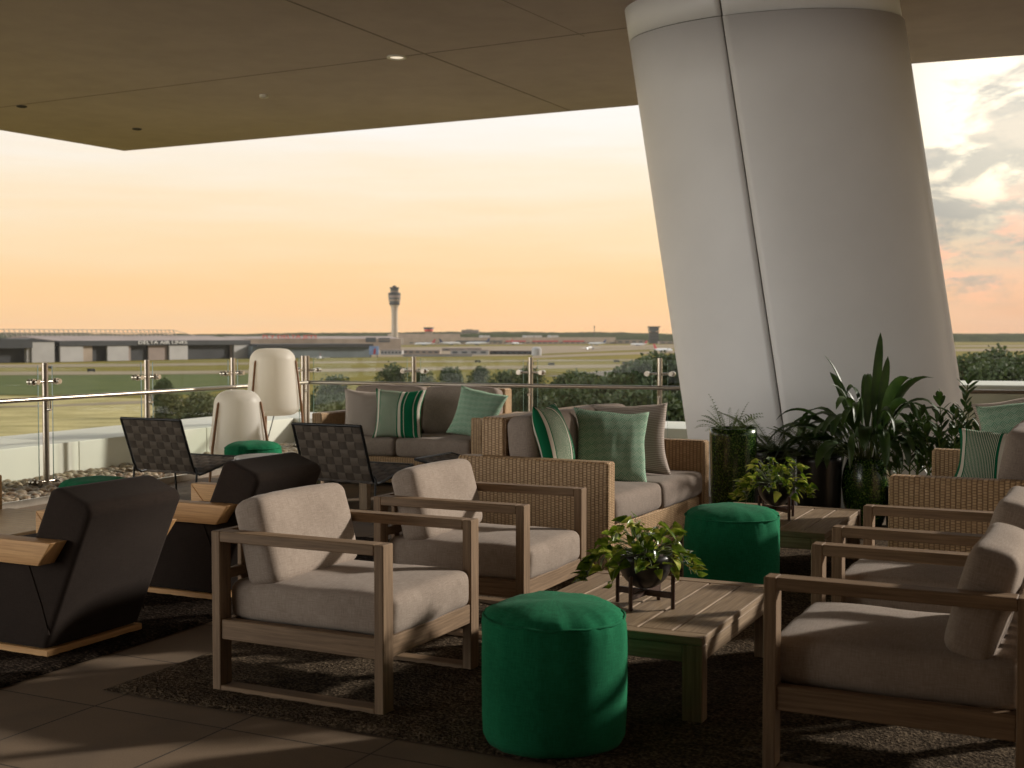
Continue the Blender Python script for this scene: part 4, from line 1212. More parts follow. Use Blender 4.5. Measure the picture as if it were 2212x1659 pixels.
for (a_, b_) in (((1185, 805), (1290, 812)), ((1170, 808), (1200, 809.5))): strip('apron_line', [(a_[0], a_[1], a_[1] + .7), (b_[0], b_[1], b_[1] + .7)], 'runway', .25)

# tree line hills on the horizon
def hill_mat():
    m, g, p, uv, ob, out = material('wooded_hill')
    g.set(p.inputs['Base Color'], g.ramp(g.noise(ob, .03, 5, .7), [(.35, (.018, .030, .012)), (.65, (.06, .075, .03))])); p.inputs['Roughness'].default_value = 1; p.inputs['Specular IOR Level'].default_value = 0; return m
MT['hill'] = hill_mat()
def hill(Y, u0, u1, vtop, amp, seed, depth=500):
    b = MB(); n = 420; vs = []; fs = []
    for i in range(n + 1):
        u = u0 + (u1 - u0) * i / n; top = dp(1106, vtop, Y).z
        h = top + amp * (noise.noise(Vector((i * .013, seed, 0))) * 1.3 + .5 * noise.noise(Vector((i * .05, seed, 3))) + .35 * noise.noise(Vector((i * .31, seed, 3))) + .22 * noise.noise(Vector((i * .9, seed, 7))))
        x = (u - 1106) / F * Y
        vs += [(x, Y, ZG - 1), (x, Y + 20, ZG + (h - ZG) * .8), (x, Y + 70, h), (x * 1.05, Y + depth, ZG - 1)]
    for i in range(n):
        for k in range(3): fs.append((4 * i + k, 4 * i + 4 + k, 4 * i + 5 + k, 4 * i + 1 + k))
    b.add(vs, fs, None, smooth=True); tag(b.build('hills', MT['hill']), kind='structure')
hill(5200, -600, 2900, 719.0, 9, 1)
hill(4300, 1130, 2900, 723, 7, 2)
hill(3700, 400, 1150, 722.5, 3, 5)

# ---- buildings
MT['b_tan'] = plain('tan_concrete', (.31, .25, .195), .9, 0, .12, .06)
MT['b_grey'] = plain('grey_cladding', (.032, .035, .037), .8, 0, .12, .06)
MT['b_blue'] = plain('blue_grey_cladding', (.16, .19, .20), .8, 0, .12, .05)
MT['b_white'] = plain('white_door', (.36, .35, .335), .7, 0, .06, .1)
MT['b_dark'] = plain('dark_opening', (.028, .030, .032), .8, 0, .2, .06)
MT['b_roof'] = plain('faded_roof', (.27, .215, .185), .9, 0, .12, .05)
MT['b_win'] = plain('dark_windows', (.06, .075, .085), .3)
MT['truss'] = plain('roof_truss', (.40, .33, .26), .7)
MT['red'] = plain('red_letters', (.62, .07, .05), .5); MT['white_l'] = plain('white_letters', (.70, .69, .66), .5)
MT['plane'] = plain('white_fuselage', (.70, .69, .67), .35); MT['plane_b'] = plain('dark_blue_paint', (.03, .05, .13), .4); MT['red_tail'] = plain('red_tail', (.42, .04, .05), .4)
class Wall:
    """a building front standing on the ground between two seen points; local x along it, y away from the viewer, z up"""
    def __init__(s, p0, p1):
        s.o = Vector((p0.x, p0.y, ZG - .3)); d = Vector((p1.x - p0.x, p1.y - p0.y, 0)); s.L = d.length; s.d = d.normalized()
        s.rz = math.atan2(s.d.y, s.d.x)
    def at(s, u, v=None):
        r = ray(u, 725); A_ = r.x; B_ = r.y
        # o + d t = k (A,B)
        t = (s.o.y * A_ - s.o.x * B_) / (s.d.x * B_ - s.d.y * A_)
        q = s.o + s.d * t
        if v is None: return t
        return t, dp(u, v, q.y).z - s.o.z
def block(W, u0, u1, vt, depth, name, mat, parent, z0=0, y0=0, vb=None):
    x0, z1 = W.at(u0, vt); x1, _ = W.at(u1, vt)
    if vb is not None: z0 = W.at(u0, vb)[1]
    b = MB(); b.box((x0, y0, z0), (x1, y0 + depth, z1), .05, 'flat'); return b.build(name, MT[mat], parent)
def letters(W, txt, u0, u1, vt, vb, mat, parent, y, name='lettering'):
    x0, zt = W.at(u0, vt); x1, zb = W.at(u1, vb)
    cu = bpy.data.curves.new('letters', 'FONT'); cu.body = txt; cu.extrude = .25; cu.resolution_u = 2; cu.size = 1
    o = bpy.data.objects.new('letters', cu); COL.objects.link(o)
    dg = bpy.context.evaluated_depsgraph_get(); me = bpy.data.meshes.new_from_object(o.evaluated_get(dg))
    COL.objects.unlink(o); bpy.data.objects.remove(o)
    xs = [v.co.x for v in me.vertices]; ys = [v.co.y for v in me.vertices]
    kx = (x1 - x0) / (max(xs) - min(xs)); kz = (zt - zb) / (max(ys) - min(ys)); mx, my = min(xs), min(ys)
    for v in me.vertices: v.co = Vector((x0 + (v.co.x - mx) * kx, y - v.co.z, zb + (v.co.y - my) * kz))
    me.materials.clear(); me.materials.append(MT[mat])
    o = bpy.data.objects.new(name, me); COL.objects.link(o); o.parent = parent; KIDS.setdefault(parent.name, []).append(o)
    return o

# big hangar at left
W1_ = Wall(g2(118, 781.5), g2(541, 773.5))
hg = thing('hangar', 'long dark grey aircraft hangar with white door panels and white roof fascia lettering', 'hangar', W1_.o, W1_.rz)
hx = thing
block(W1_, 128, 541, 738, 90, 'wall', 'b_dark', hg, 0, 6)
def fasc(u0, u1, vt, vb, mat='b_grey', y=0, dep=6, name='fascia', par=None):
    x0, zt = W1_.at(u0, vt); x1, _ = W1_.at(u1, vt); zb = W1_.at((u0 + u1) / 2, vb)[1]
    b = MB(); b.box((x0, y, zb), (x1, y + dep, zt), .05, 'flat'); return b.build(name, MT[mat], par or hg)
z1 = W1_.at(330, 735.5)[1]; zf = W1_.at(330, 746.0)[1]; xL, xR = W1_.at(128), W1_.at(541.5)
b = MB(); b.box((xL, 0, zf), (xR, 7, z1), .05, 'flat'); b.build('fascia', MT['b_grey'], hg)
b = MB(); b.prism([(0 + .2, z1 + .05), (96, z1 + .05), (60, z1 + 4.2)], xL, xR, Matrix(((0, 0, 1, 0), (1, 0, 0, 0), (0, 1, 0, 0), (0, 0, 0, 1)))); b.build('roof', MT['b_roof'], hg)
for (u0, u1, c) in ((131, 181, 'b_white'), (233, 279, 'b_white'), (367, 407, 'b_white'), (507, 540, 'b_white')):
    x0, x1 = W1_.at(u0), W1_.at(u1); d = MB(); d.box((x0, 1.0, 0), (x1, 3.0, zf - .1), .05, 'flat'); d.build('door_panel', MT[c], hg)
for (u0, u1) in ((181.5, 204), (279.5, 287), (325, 366), (503, 506.5)):
    x0, x1 = W1_.at(u0), W1_.at(u1); d = MB(); d.box((x0, 3.2, 0), (x1, 4.6, zf - .1), .05, 'flat'); d.build('door_panel', MT['b_roof'] if u0 != 181.5 else MT['b_tan'], hg)
tb = MB(); zt = z1 + 9.6
for k in range(38):
    x = xL - 12 + (xR - xL - 30) * k / 37; tb.tube([(x, 62, z1 + 3.2), (x, 62, zt)], .3, 4, False); tb.tube([(x, 62, zt), (x + 4.0, 62, z1 + 3.4)], .22, 4, False); tb.tube([(x, 62, zt), (x - 4.0, 50, z1 + 3.0)], .22, 4, False)
tb.tube([(xL - 16, 62, zt), (xR - 42, 62, zt)], .32, 4); tb.tube([(xR - 42, 62, zt), (xR - 4, 62, z1 + 1.5)], .3, 4); tb.tube([(xL - 16, 62, (z1 + zt) / 2 + 2), (xR - 40, 62, (z1 + zt) / 2 + 2)], .22, 4)
tb.build('roof_truss', MT['truss'], hg)
letters(W1_, 'DELTA AIR LINES', 298, 403, 736.6, 742.6, 'white_l', hg, -.6)
# dark gabled hangar at far left
W2_ = Wall(g2(-70, 785), g2(131, 781.5))
h2 = thing('hangar', 'dark gabled hangar at the left picture edge with one white door', 'hangar', W2_.o, W2_.rz)
xa, xb = W2_.at(-70), W2_.at(131); zA = W2_.at(20, 731)[1]; zE = W2_.at(128, 739)[1]; zD = W2_.at(60, 752)[1]
b = MB(); b.prism([(xa, zD), (W2_.at(70), zD), (W2_.at(70), zD + 5), (xb, zD + 5), (xb, zE), (W2_.at(72), zA), (W2_.at(55), zA - .8), (W2_.at(-5), zA), (xa, zE)], -60, 0, Matrix.Rotation(R(90), 4, 'X')); b.build('roof', MT['b_grey'], h2)
b = MB(); b.box((xa, 8, 0), (xb, 55, zD + .5), .05, 'flat'); b.build('wall', MT['b_dark'], h2)
b = MB(); b.box((W2_.at(60), 2, 0), (W2_.at(68), 6, zD - .1), .05, 'flat'); b.build('door_frame', MT['b_white'], h2)
b = MB(); b.box((W2_.at(69), .5, 0), (W2_.at(118), 5, zD + 4.8), .05, 'flat'); b.build('door_panel', MT['b_white'], h2)

# jets sign building
W3_ = Wall(g2(500, 757), g2(870, 754.5))
s3_ = thing('hangar', 'long pale hangar behind, with big red roof letters', 'hangar', W3_.o, W3_.rz)
block(W3_, 505, 866, 732, 80, 'wall', 'b_tan', s3_)
zr = W3_.at(600, 732)[1]
b = MB(); b.prism([(0, zr + .05), (80, zr + .05), (40, zr + 4)], W3_.at(505), W3_.at(866), Matrix(((0, 0, 1, 0), (1, 0, 0, 0), (0, 1, 0, 0), (0, 0, 0, 1)))); b.build('roof', MT['b_roof'], s3_)
letters(W3_, 'FLY DELTA JETS', 567, 684, 723.5, 733.0, 'red', s3_, -1.0)
fr = MB()
for k in range(24):
    x = W3_.at(566) + (W3_.at(684) - W3_.at(566)) * k / 23; fr.tube([(x, -.2, zr - 6), (x, .2, W3_.at(600, 723.5)[1])], .18, 4, False)
fr.build('sign_frame', MT['truss'], s3_)
for (u0, u1, v0, v1) in ((790, 812, 729, 739), (818, 842, 730, 733), (818, 842, 735, 739)):
    d = MB(); x0, z1_ = W3_.at(u0, v0); x1, z0_ = W3_.at(u1, v1); d.box((x0, -.4, z0_), (x1, .2, z1_), .05, 'flat'); d.build('window_band', MT['b_win'], s3_)
W4_ = Wall(g2(540, 774), g2(802, 771))
s4_ = thing('hangar', 'long low blue grey hangar in front of the building with red letters', 'hangar', W4_.o, W4_.rz)
block(W4_, 545, 802, 748, 60, 'wall', 'b_blue', s4_)
zr4 = W4_.at(600, 743.5)[1]; zq = W4_.at(600, 751)[1]
b = MB(); b.box((W4_.at(552), -3, zq), (W4_.at(803), 62, zr4), .05, 'flat'); b.build('roof', MT['b_grey'], s4_)
ab_ = MB(); pts_ = []
for k in range(21):
    f = k / 20; pts_.append((W4_.at(600 + 120 * f), W4_.at(600, 764 - 9 * math.sin(math.pi * f))[1]))
ab_.prism([(pts_[-1][0], .5), (pts_[0][0], .5)][::-1] + pts_[::-1], .05, .6, Matrix.Rotation(R(90), 4, 'X')); ab_.build('arched_door', MT['b_blue'], s4_)
bb = thing('billboard', 'pale blue billboard panel standing at the right end of the low hangar', 'billboard', g2(808, 771.5), 0)
Wb = Wall(g2(798, 771.5), g2(818, 771.4))
b = MB(); s_ = Wb.L; zb1 = Wb.at(808, 748.5)[1]; zb0 = Wb.at(808, 767)[1]; b.box((-s_ / 2, -1, zb0), (s_ / 2, 1, zb1), .05, 'flat'); 
MT['poster'] = plain('blue_poster', (.20, .29, .50), .5, 0, .35, .1); b.build('panel', MT['poster'], bb)
b = MB()
for x in (-s_ * .35, s_ * .35): b.tube([(x, 0, -.5), (x, 0, zb0)], .35, 6)
b.build('posts', MT['b_grey'], bb)
b = MB(); b.prism([(-.6, zb0 + .6), (1.4, zb0 + .6), (1.9, zb0 + 5), (.9, zb1 - 1.5), (0, zb0 + 4.5)], 1.02, 1.2, Matrix.Rotation(R(90), 4, 'X')); b.build('red_motif', MT['red_tail'], bb)

# control tower
cb = g2(852.5, 748.2); k_ = cb.y / F * 1.1; MT['tower'] = plain('pale_tower_concrete', (.46, .385, .31), .9, 0, .08, .06)
tw = thing('control_tower', 'tall pale airport control tower with wider grey banded cab', 'control tower', (cb.x, cb.y, ZG - .3))
def tz(v): return dp(1106, v, cb.y).z - (ZG - .3)
b = MB(); b.lathe([(7.6 * k_, 0), (7.0 * k_, tz(742)), (6.0 * k_, tz(700)), (6.2 * k_, tz(672)), (7.0 * k_, tz(664)), (8.8 * k_, tz(659.5)), (9.6 * k_, tz(658.5))], 24)
b.build('shaft', MT['tower'], tw)
def ringp(name, prof, mat): q = MB(); q.lathe([(r_ * k_, tz(v_)) for r_, v_ in prof], 24); q.build(name, MT[mat], tw)
ringp('deck', [(10.0, 658.6), (10.3, 657.2), (10.3, 656), (9.8, 655.6)], 'b_grey')
ringp('window_band', [(10.2, 655.6), (10.6, 651)], 'b_win'); ringp('cab_wall', [(10.9, 651), (11.6, 649), (11.7, 646.5)], 'b_tan')
ringp('window_band', [(11.6, 646.5), (11.9, 643.5)], 'b_win'); ringp('cab_wall', [(12.1, 643.5), (12.3, 638)], 'b_roof'); ringp('cab_wall', [(12.3, 638), (12.2, 634), (10.2, 631.8), (8.0, 631.5)], 'b_grey')
ringp('neck', [(7.5, 631.6), (7.6, 629.5), (8.2, 629.3), (8.3, 628)], 'b_tan')
ringp('window_band', [(7.6, 628), (9.0, 622.6)], 'b_win'); ringp('cab_roof', [(9.3, 622.6), (9.4, 621.5), (8.2, 620.4), (4.0, 620.1)], 'b_grey')
ringp('rooftop_box', [(4.0, 620.1), (3.7, 618.6), (3.0, 617.2), (.01, 617)], 'b_grey')
q = MB(); 
for x in (-2, 0, 2.5): q.tube([(x * k_, 0, tz(617.5)), (x * k_, 0, tz(614.5 + abs(x)))], .12 * k_, 4)
q.build('antenna', MT['b_grey'], tw)

# terminal concourses and other buildings on the skyline
W5_ = Wall(g2(872, 745), g2(1330, 742.5))
t5 = thing('terminal', 'long low tan terminal concourse right of the control tower', 'terminal', W5_.o, W5_.rz)
block(W5_, 872, 1330, 729, 70, 'wall', 'b_tan', t5)
block(W5_, 873, 1010, 721, 40, 'upper_wall', 'b_tan', t5, 0, 30, vb=729)
for (u0, u1) in ((985, 1085), (1092, 1135), (1150, 1205), (1215, 1262)):
    d = MB(); x0, zz0 = W5_.at(u0, 738.5); x1, zz1 = W5_.at(u1, 735.5); d.box((x0, -1.2, zz0), (x1, -.1, zz1), .05, 'flat'); d.build('red_band', MT['red_tail'] if u0 > 1000 else MT['b_win'], t5)
for u in range(885, 1326, 12):
    d = MB(); x0, zz0 = W5_.at(u, 741.6); x1, zz1 = W5_.at(u + 8, 739.2); d.box((x0, -.6, zz0), (x1, -.05, zz1), .05, 'flat'); d.build('window_band', MT['b_win'], t5)
for u in (1048, 1142, 1160, 1196): 
    d = MB(); x0, zz0 = W5_.at(u, 729.0); x1, zz1 = W5_.at(u + 16, 724.5); d.box((x0, 10, zz0 + .05), (x1, 25, zz1), .05, 'flat'); d.build('roof_unit', MT['b_white'], t5)
# flared red topped ramp tower
rb_ = g2(926, 742.8); k_ = rb_.y / F; kz = ZG - .3
rt_ = thing('ramp_tower', 'short flared ramp tower with red rim on the terminal roof line', 'tower', (rb_.x, rb_.y, kz))
def tz(v): return dp(1106, v, rb_.y).z - kz
b = MB(); b.box((-7.5 * k_, -7 * k_, 0), (7.5 * k_, 7 * k_, tz(716.2)), .05, 'flat'); b.build('shaft', MT['b_tan'], rt_)
def fr4(r0, v0, r1, v1, name, mat):
    q = MB(); q.lathe([(.01, tz(v0)), (r0 * k_, tz(v0)), (r1 * k_, tz(v1)), (.01, tz(v1))], 8); q.build(name, MT[mat], rt_)
fr4(8.5, 716.2, 10.5, 711.6, 'flared_rim', 'red'); fr4(9.6, 711.6, 11.3, 708.4, 'window_band', 'b_win'); fr4(11.6, 708.4, 11.0, 707.0, 'cab_roof', 'b_grey')
def tower_block(name, label, cat, u, vb, uw, vt, mat, wins=0, dep=.8):
    c_ = g2(u, vb); kk = c_.y / F; t = thing(name, label, cat, (c_.x, c_.y, ZG - .3))
    H = dp(1106, vt, c_.y).z - (ZG - .3); w = uw / 2 * kk
    b = MB(); b.box((-w, 0, 0), (w, w * 2 * dep, H), .05, 'flat'); b.build('wall', MT[mat], t)
    for k in range(wins):
        z = H * (.45 + .5 * k / max(1, wins)); d = MB(); d.box((-w * .9, -.5, z), (w * .9, -.05, z + H * .035), .05, 'flat'); d.build('window_band', MT['b_win'], t)
    d = MB(); d.box((-w * .5, w * .4, H + .05), (w * .3, w, H + H * .04), .05, 'flat'); d.build('roof_unit', MT['b_grey'], t)
    return t, w, H
tower_block('hotel_block', 'pale square hotel block rising over the horizon trees', 'building', 1015.5, 740, 37, 712.5, 'b_tan', 5)
t6, w6, H6 = tower_block('ramp_tower', 'dark square tower on the skyline left of the white column', 'tower', 1413, 742, 20, 716.5, 'b_grey', 2)
d = MB(); d.prism([(-w6, -w6 * .2), (w6, -w6 * .2), (w6 * 1.15, w6 * 1.7), (-w6 * 1.15, w6 * 1.7)], H6 + .6, H6 + 12); d.build('cab', MT['b_win'], t6)
d = MB(); d.box((-w6 * 1.3, -w6 * .4, H6 + 12.1), (w6 * 1.3, w6 * 1.8, H6 + 14.5), .05, 'flat'); d.build('cab_roof', MT['b_grey'], t6)
ms = g2(1284, 741); m_ = thing('mast', 'thin dark mast standing above the skyline trees', 'mast', (ms.x, ms.y, ZG - .3)); Hm = dp(1106, 704, ms.y).z - ZG
b = MB(); b.tube([(0, 0, 0), (0, 0, Hm)], .9, 6); b.build('pole', MT['b_grey'], m_); b = MB(); b.box((-2.2, -1, Hm - 3), (2.2, 1, Hm), .1, 'flat'); b.build('lamp_head', MT['b_grey'], m_)
def lowb(label, u0, u1, vb, vt, mat, dep=25, n=0, name='low_building', cat='building'):
    W = Wall(g2(u0, vb), g2(u1, vb)); t = thing(name, label, cat, W.o, W.rz)
    z_ = W.at((u0 + u1) / 2, vt)[1]
    b = MB(); b.box((0, 0, 0), (W.L, dep, z_), .05, 'flat'); b.build('wall', MT[mat], t)
    b = MB(); b.box((-.6, -.6, z_ + .02), (W.L + .6, dep + .6, z_ + .7), .05, 'flat'); b.build('roof', MT['b_roof'], t)
    for k in range(n):
        d = MB(); x = W.L * (k + .2) / n; d.box((x, -.4, z_ * .35), (x + W.L * .55 / n, -.04, z_ * .75), .03, 'flat'); d.build('window_band', MT['b_win'], t)
    return t
lowb('white low flat roofed building in front of the terminal', 973, 1055, 765.5, 757, 'b_white', 25, 4)
lowb('dark low building directly left of the white dome tank', 1058, 1148, 765, 758.5, 'b_grey', 22, 7)
lowb('tan low building behind the white flat roofed building', 955, 1040, 757.5, 753.0, 'b_roof', 22, 5)
lowb('pale cluster of low sheds between the billboard and the control tower', 822, 868, 766, 757, 'b_white', 25, 6)
lowb('grey roofed shed right below the control tower', 868, 950, 764, 757.5, 'b_tan', 25, 6)
lowb('long white equipment shed along the grass edge below the control tower', 870, 1020, 769.5, 766.5, 'b_white', 8, 0)
lowb('pale distant cargo building left of the dark skyline tower', 1318, 1392, 742.5, 735, 'b_tan', 40, 5)
lowb('pale distant cargo building right of the dark skyline tower', 1425, 1470, 743, 738, 'b_roof', 40, 3)
tk = g2(1159, 767.2); kk = tk.y / F; t = thing('storage_tank', 'round white storage tank with domed top on the airfield', 'tank', (tk.x, tk.y, ZG - .3)); H = dp(1106, 753.5, tk.y).z - ZG
b = MB(); b.lathe([(10.6 * kk, 0), (10.6 * kk, H)], 32); b.build('wall', MT['b_white'], t)
b = MB(); b.lathe([(10.7 * kk, H), (9.6 * kk, H + 1.2), (6 * kk, H + 2.2), (.01, H + 2.6)], 32); b.build('dome', MT['b_white'], t)

# ---- aircraft
def airliner(label, u, v, heading, sc=1.0, tail='plane_b'):
    c_ = g2(u, v); t = thing('airliner', label, 'airliner', (c_.x, c_.y, ZG - .2), heading, 'airliners on the airfield')
    b = MB(); b.tube([(-18, 0, 4.6), (-14, 0, 4.2), (-8, 0, 3.9), (12, 0, 3.9), (16, 0, 3.7), (18, 0, 3.3), (18.8, 0, 3.1)], [.4, 1.1, 1.95, 1.95, 1.7, 1.0, .2], 14); b.build('fuselage', MT['plane'], t)
    for s in (-1, 1):
        w = MB(); w.prism([(4, 1.5 * s), (-2, 1.5 * s), (-6.5, 17 * s), (-5, 17 * s)], 3.0, 3.5); w.build('wing', MT['plane'], t)
        w = MB(); w.prism([(-13, .6 * s), (-16.5, .6 * s), (-18.5, 6 * s), (-17, 6 * s)], 4.7, 5.0); w.build('tailplane', MT['plane'], t)
        e = MB(); e.tube([(3.6, 5.4 * s, 2.1), (3.0, 5.4 * s, 2.1), (-.2, 5.4 * s, 2.2)], [.9, 1.05, .7], 10); e.build('engine', MT['plane_b'], t)
        g_ = MB(); g_.tube([(-1, 3 * s, 0), (-1, 3 * s, 3)], .35, 6); g_.build('landing_gear', MT['b_grey'], t)
    w = MB(); w.prism([(-11.5, 5.4), (-17, 5.4), (-19.5, 11.8), (-17, 11.8)], -.2, .2, Matrix.Rotation(R(90), 4, 'X')); w.build('tail_fin', MT[tail], t)
    g_ = MB(); g_.tube([(14, 0, 0), (14, 0, 3)], .3, 6); g_.build('nose_gear', MT['b_grey'], t)
    if sc != 1: t.scale = (sc,) * 3
    return t
airliner('white airliner with a dark red tail taxiing just left of the column', 1432, 761.5, R(-55), .95, 'red_tail')
a_ = airliner('white airliner on the taxiway coming head on with bright landing light', 1275, 755.5, R(-103), .9, 'plane_b')
MT['land'] = emis('landing_light', (1, .97, .9), 6)
lq = MB(); lq.lathe([(.01, -.6), (.6, -.4), (.8, 0), (.6, .4), (.01, .6)], 12, Matrix.Translation((15.0, -2.2, 2.3))); lq.build('landing_light', MT['land'], a_)
airliner('white airliner on the far taxiway left of the dark skyline tower', 1380, 747.5, R(150), 1.0, 'red_tail')
airliner('white airliner parked in front of the bare end of the concourse', 1290, 745.6, R(160), 1.1, 'plane_b')
airliner('white airliner parked just right of the control tower', 918, 747, R(170), 1.2, 'red_tail')
airliner('white airliner parked below the flared ramp tower', 972, 746.4, R(20), 1.3, 'plane_b')
airliner('white airliner parked below the pale hotel block', 1032, 746.5, R(175), 1.4, 'plane_b')
airliner('white airliner parked at the concourse left of the storage tank', 1113, 745.6, R(-70), 1.2, 'red_tail')
airliner('dark tailed airliner parked in front of the low blue hangar', 692, 776, R(-80), .5, 'red_tail')

# ---- small dark airfield shelters and lights
def shelter(label, u, v):
    c_ = g2(u, v); t = thing('equipment_box', label, 'equipment box', (c_.x, c_.y, ZG - .25), .3, 'dark airfield equipment boxes')
    b = MB(); b.prism([(-2.2, .5), (2.2, .5), (2.2, 1.7), (1.4, 2.1), (-2.2, 2.1)], -1, 1, Matrix.Rotation(R(90), 4, 'X')); b.build('cabinet', MT['b_grey'], t)
    for x in (-1.7, 1.7): q = MB(); q.box((x - .2, -.6, 0), (x + .2, .6, .49), .02, 'flat'); q.build('leg', MT['b_dark'], t)
for (u, v, l) in ((1146, 787.5, 'lone dark equipment box on the grass right under the storage tank'), (1191, 789, 'dark equipment box on the grass between storage tank and landing light'), (1332, 782.5, 'dark equipment box by the taxiway, left of its brown neighbour'), (1351, 786.5, 'dark equipment box by the taxiway next to the wood'), (1390, 776, 'dark equipment box just above the edge of the wood'), (105, 797, 'dark equipment box on the grass under the gabled hangar'), (197, 803, 'dark equipment box at the runway edge behind the left railing post'), (1032, 783, 'dark equipment box on the grass below the white flat roofed building')):
    shelter(l, u, v)

# ---- trees
def crown_mesh(h, w, seed, n=950, base=.18, shape=1.0):
    rnd = random.Random(seed); b = MB(); blobs = []
    for k in range(20):
        z = h * rnd.uniform(base + .08, .93); f = (z / h - base) / (1 - base)
        rad = w / 2 * (math.sin(math.pi * min(.98, f * .78 + .2)) ** shape) * rnd.uniform(.25, .8); g = rnd.uniform(0, 6.28)
        blobs.append((Vector((rad * math.cos(g), rad * math.sin(g), z)), w * rnd.uniform(.13, .24)))
    for k in range(n):
        c, r = blobs[rnd.randrange(len(blobs))]
        d = Vector((rnd.gauss(0, 1), rnd.gauss(0, 1), rnd.gauss(0, .8))).normalized() * r * rnd.uniform(.55, 1.05)
        p = c + d; s = w * rnd.uniform(.015, .034)
        a = Vector((rnd.gauss(0, 1), rnd.gauss(0, 1), rnd.gauss(0, 1))).normalized(); e = a.orthogonal().normalized(); f2 = a.cross(e)
        q = [p + e * s, p + f2 * s * .8, p - e * s * .9, p - f2 * s]
        b.add(q, [(0, 1, 2, 3)])
    return b
protos = []
for i, (h, w, sh, mt) in enumerate(((13, 11, .8, 'crown'), (12, 9, .7, 'crown'), (15, 11, .9, 'crown'), (10, 11, .6, 'crown'), (6, 8, .5, 'crown_b'))):
    t = thing('tree' if i < 4 else 'shrub', 'green tree', 'tree' if i < 4 else 'shrub', (0, 0, ZG))
    crown_mesh(h, w, 50 + i, 4200, .12 if i < 4 else .02).build('crown', MT[mt], t)
    tk_ = MB(); rn = random.Random(i)
    tk_.tube([(0, 0, 0), (.1, 0, h * .3), (.0, .1, h * .75)], [.32, .24, .08], 7)
    for k in range(5):
        g = k * 1.3; z = h * (.25 + .09 * k); tk_.tube([(0, 0, z), (math.cos(g) * w * .17, math.sin(g) * w * .17, z + h * .12), (math.cos(g) * w * .3, math.sin(g) * w * .3, z + h * .2)], [.14, .09, .03], 5, False)
    tk_.build('trunk', MT['bark'], t)
    protos.append([t, h, False])
def place_tree(k, u, vtop, Y, label, group):
    p = protos[k]; top = dp(u, vtop, Y); s = max(.25, (top.z - ZG) / p[1]) * .98
    rr = random.Random(int(u * 7 + Y)).uniform(0, 6.28)
    if not p[2]:
        t = p[0]; p[2] = True; t.location = (top.x, top.y, ZG - .3); t.rotation_euler = (0, 0, rr); t.scale = (s,) * 3; t['label'] = label; t['group'] = group
    else: t = dup(p[0], (top.x, top.y, ZG - .3), rr, label, group, s)
    t.name = 'tree' if k < 4 else 'shrub'; t['category'] = 'tree' if k < 4 else 'shrub'
    return t
G1 = 'single trees below the back railing'
place_tree(0, 850, 790, 300, 'broad dark tree seen just left of the back railing post nearest the corner', G1)
place_tree(1, 906, 800, 290, 'dark tree directly behind the back railing post nearest the corner', G1)
place_tree(1, 972, 794, 300, 'rounded dark tree standing alone between the first two back railing posts', G1)
place_tree(2, 1038, 790, 310, 'tall double crowned dark tree between the first two back railing posts', G1)
place_tree(3, 1092, 802, 300, 'wide dark tree immediately left of the second back railing post', G1)
place_tree(0, 1142, 795, 310, 'dark tree directly right of the second back railing post', G1)
place_tree(3, 722, 812, 290, 'pair of small crowns seen over the handrail right of the corner post', G1)
rt = random.Random(77); GW = 'trees of the wood below the back railing'
lab1 = 'tree of the dense wood seen through the back railing glass'
for (u0, u1, v0, v1, Y0, Y1, n) in ((690, 860, 846, 872, 225, 262, 14), (860, 1200, 838, 866, 240, 285, 20), (1180, 1340, 806, 838, 220, 270, 24), (1330, 1480, 764, 815, 185, 235, 26), (1215, 1480, 840, 862, 170, 205, 18)):
    for k in range(n):
        u = u0 + (u1 - u0) * (k + rt.random()) / n
        f = (u - u0) / (u1 - u0)
        v = rt.uniform(v0, v1) if u0 != 1330 else 812 - 38 * min(1, f * 1.7) + rt.uniform(-3, 12)
        place_tree(rt.choice((0, 1, 2, 3)), u, v, rt.uniform(Y0, Y1), lab1, GW)
for k in range(18):
    u = rt.uniform(690, 1000); place_tree(4, u, rt.uniform(872, 905), rt.uniform(150, 190), 'pale green shrub at the foot of the wood behind the far loveseat', 'shrubs below the railing')
for k in range(10):
    u = rt.uniform(1420, 1485); place_tree(4, u, rt.uniform(893, 912), rt.uniform(175, 200), 'pale green shrub beside the dry grass left of the column foot', 'shrubs below the railing')
GL = 'trees behind the left railing'
for (k, u, v, Y, l) in ((0, 352, 819, 330, 'round dark tree behind the glass right of the middle left railing post'), (4, 370, 850, 300, 'low dark shrub under the round tree behind the left railing glass'), (4, 440, 852, 240, 'pale green bush left of the small lamp behind the left railing glass'), (4, 455, 868, 235, 'small pale bush hidden partly by the small lamp'),):
    place_tree(k, u, v, Y, l, GL)
GR = 'trees seen right of the white column'; 
for (k, u, v, Y, l) in ((2, 2120, 762, 260, 'tall dark tree close to the right side of the column'), (0, 2150, 758, 265, 'tallest dark tree right of the column'), (3, 2092, 770, 250, 'dark tree touching the right edge of the column'), (1, 2178, 775, 255, 'dark tree near the right picture edge beyond the railing'), (3, 2205, 768, 250, 'dark tree cut by the right picture edge'), (3, 2135, 790, 230, 'lower dark tree in front of the tallest right hand tree'), (0, 2170, 792, 225, 'lower dark tree in front of the right edge trees')):
    place_tree(k, u, v, Y, l, GR)
for p in protos:
    if not p[2]:
        for c in kids(p[0]): bpy.data.objects.remove(c)
        bpy.data.objects.remove(p[0])
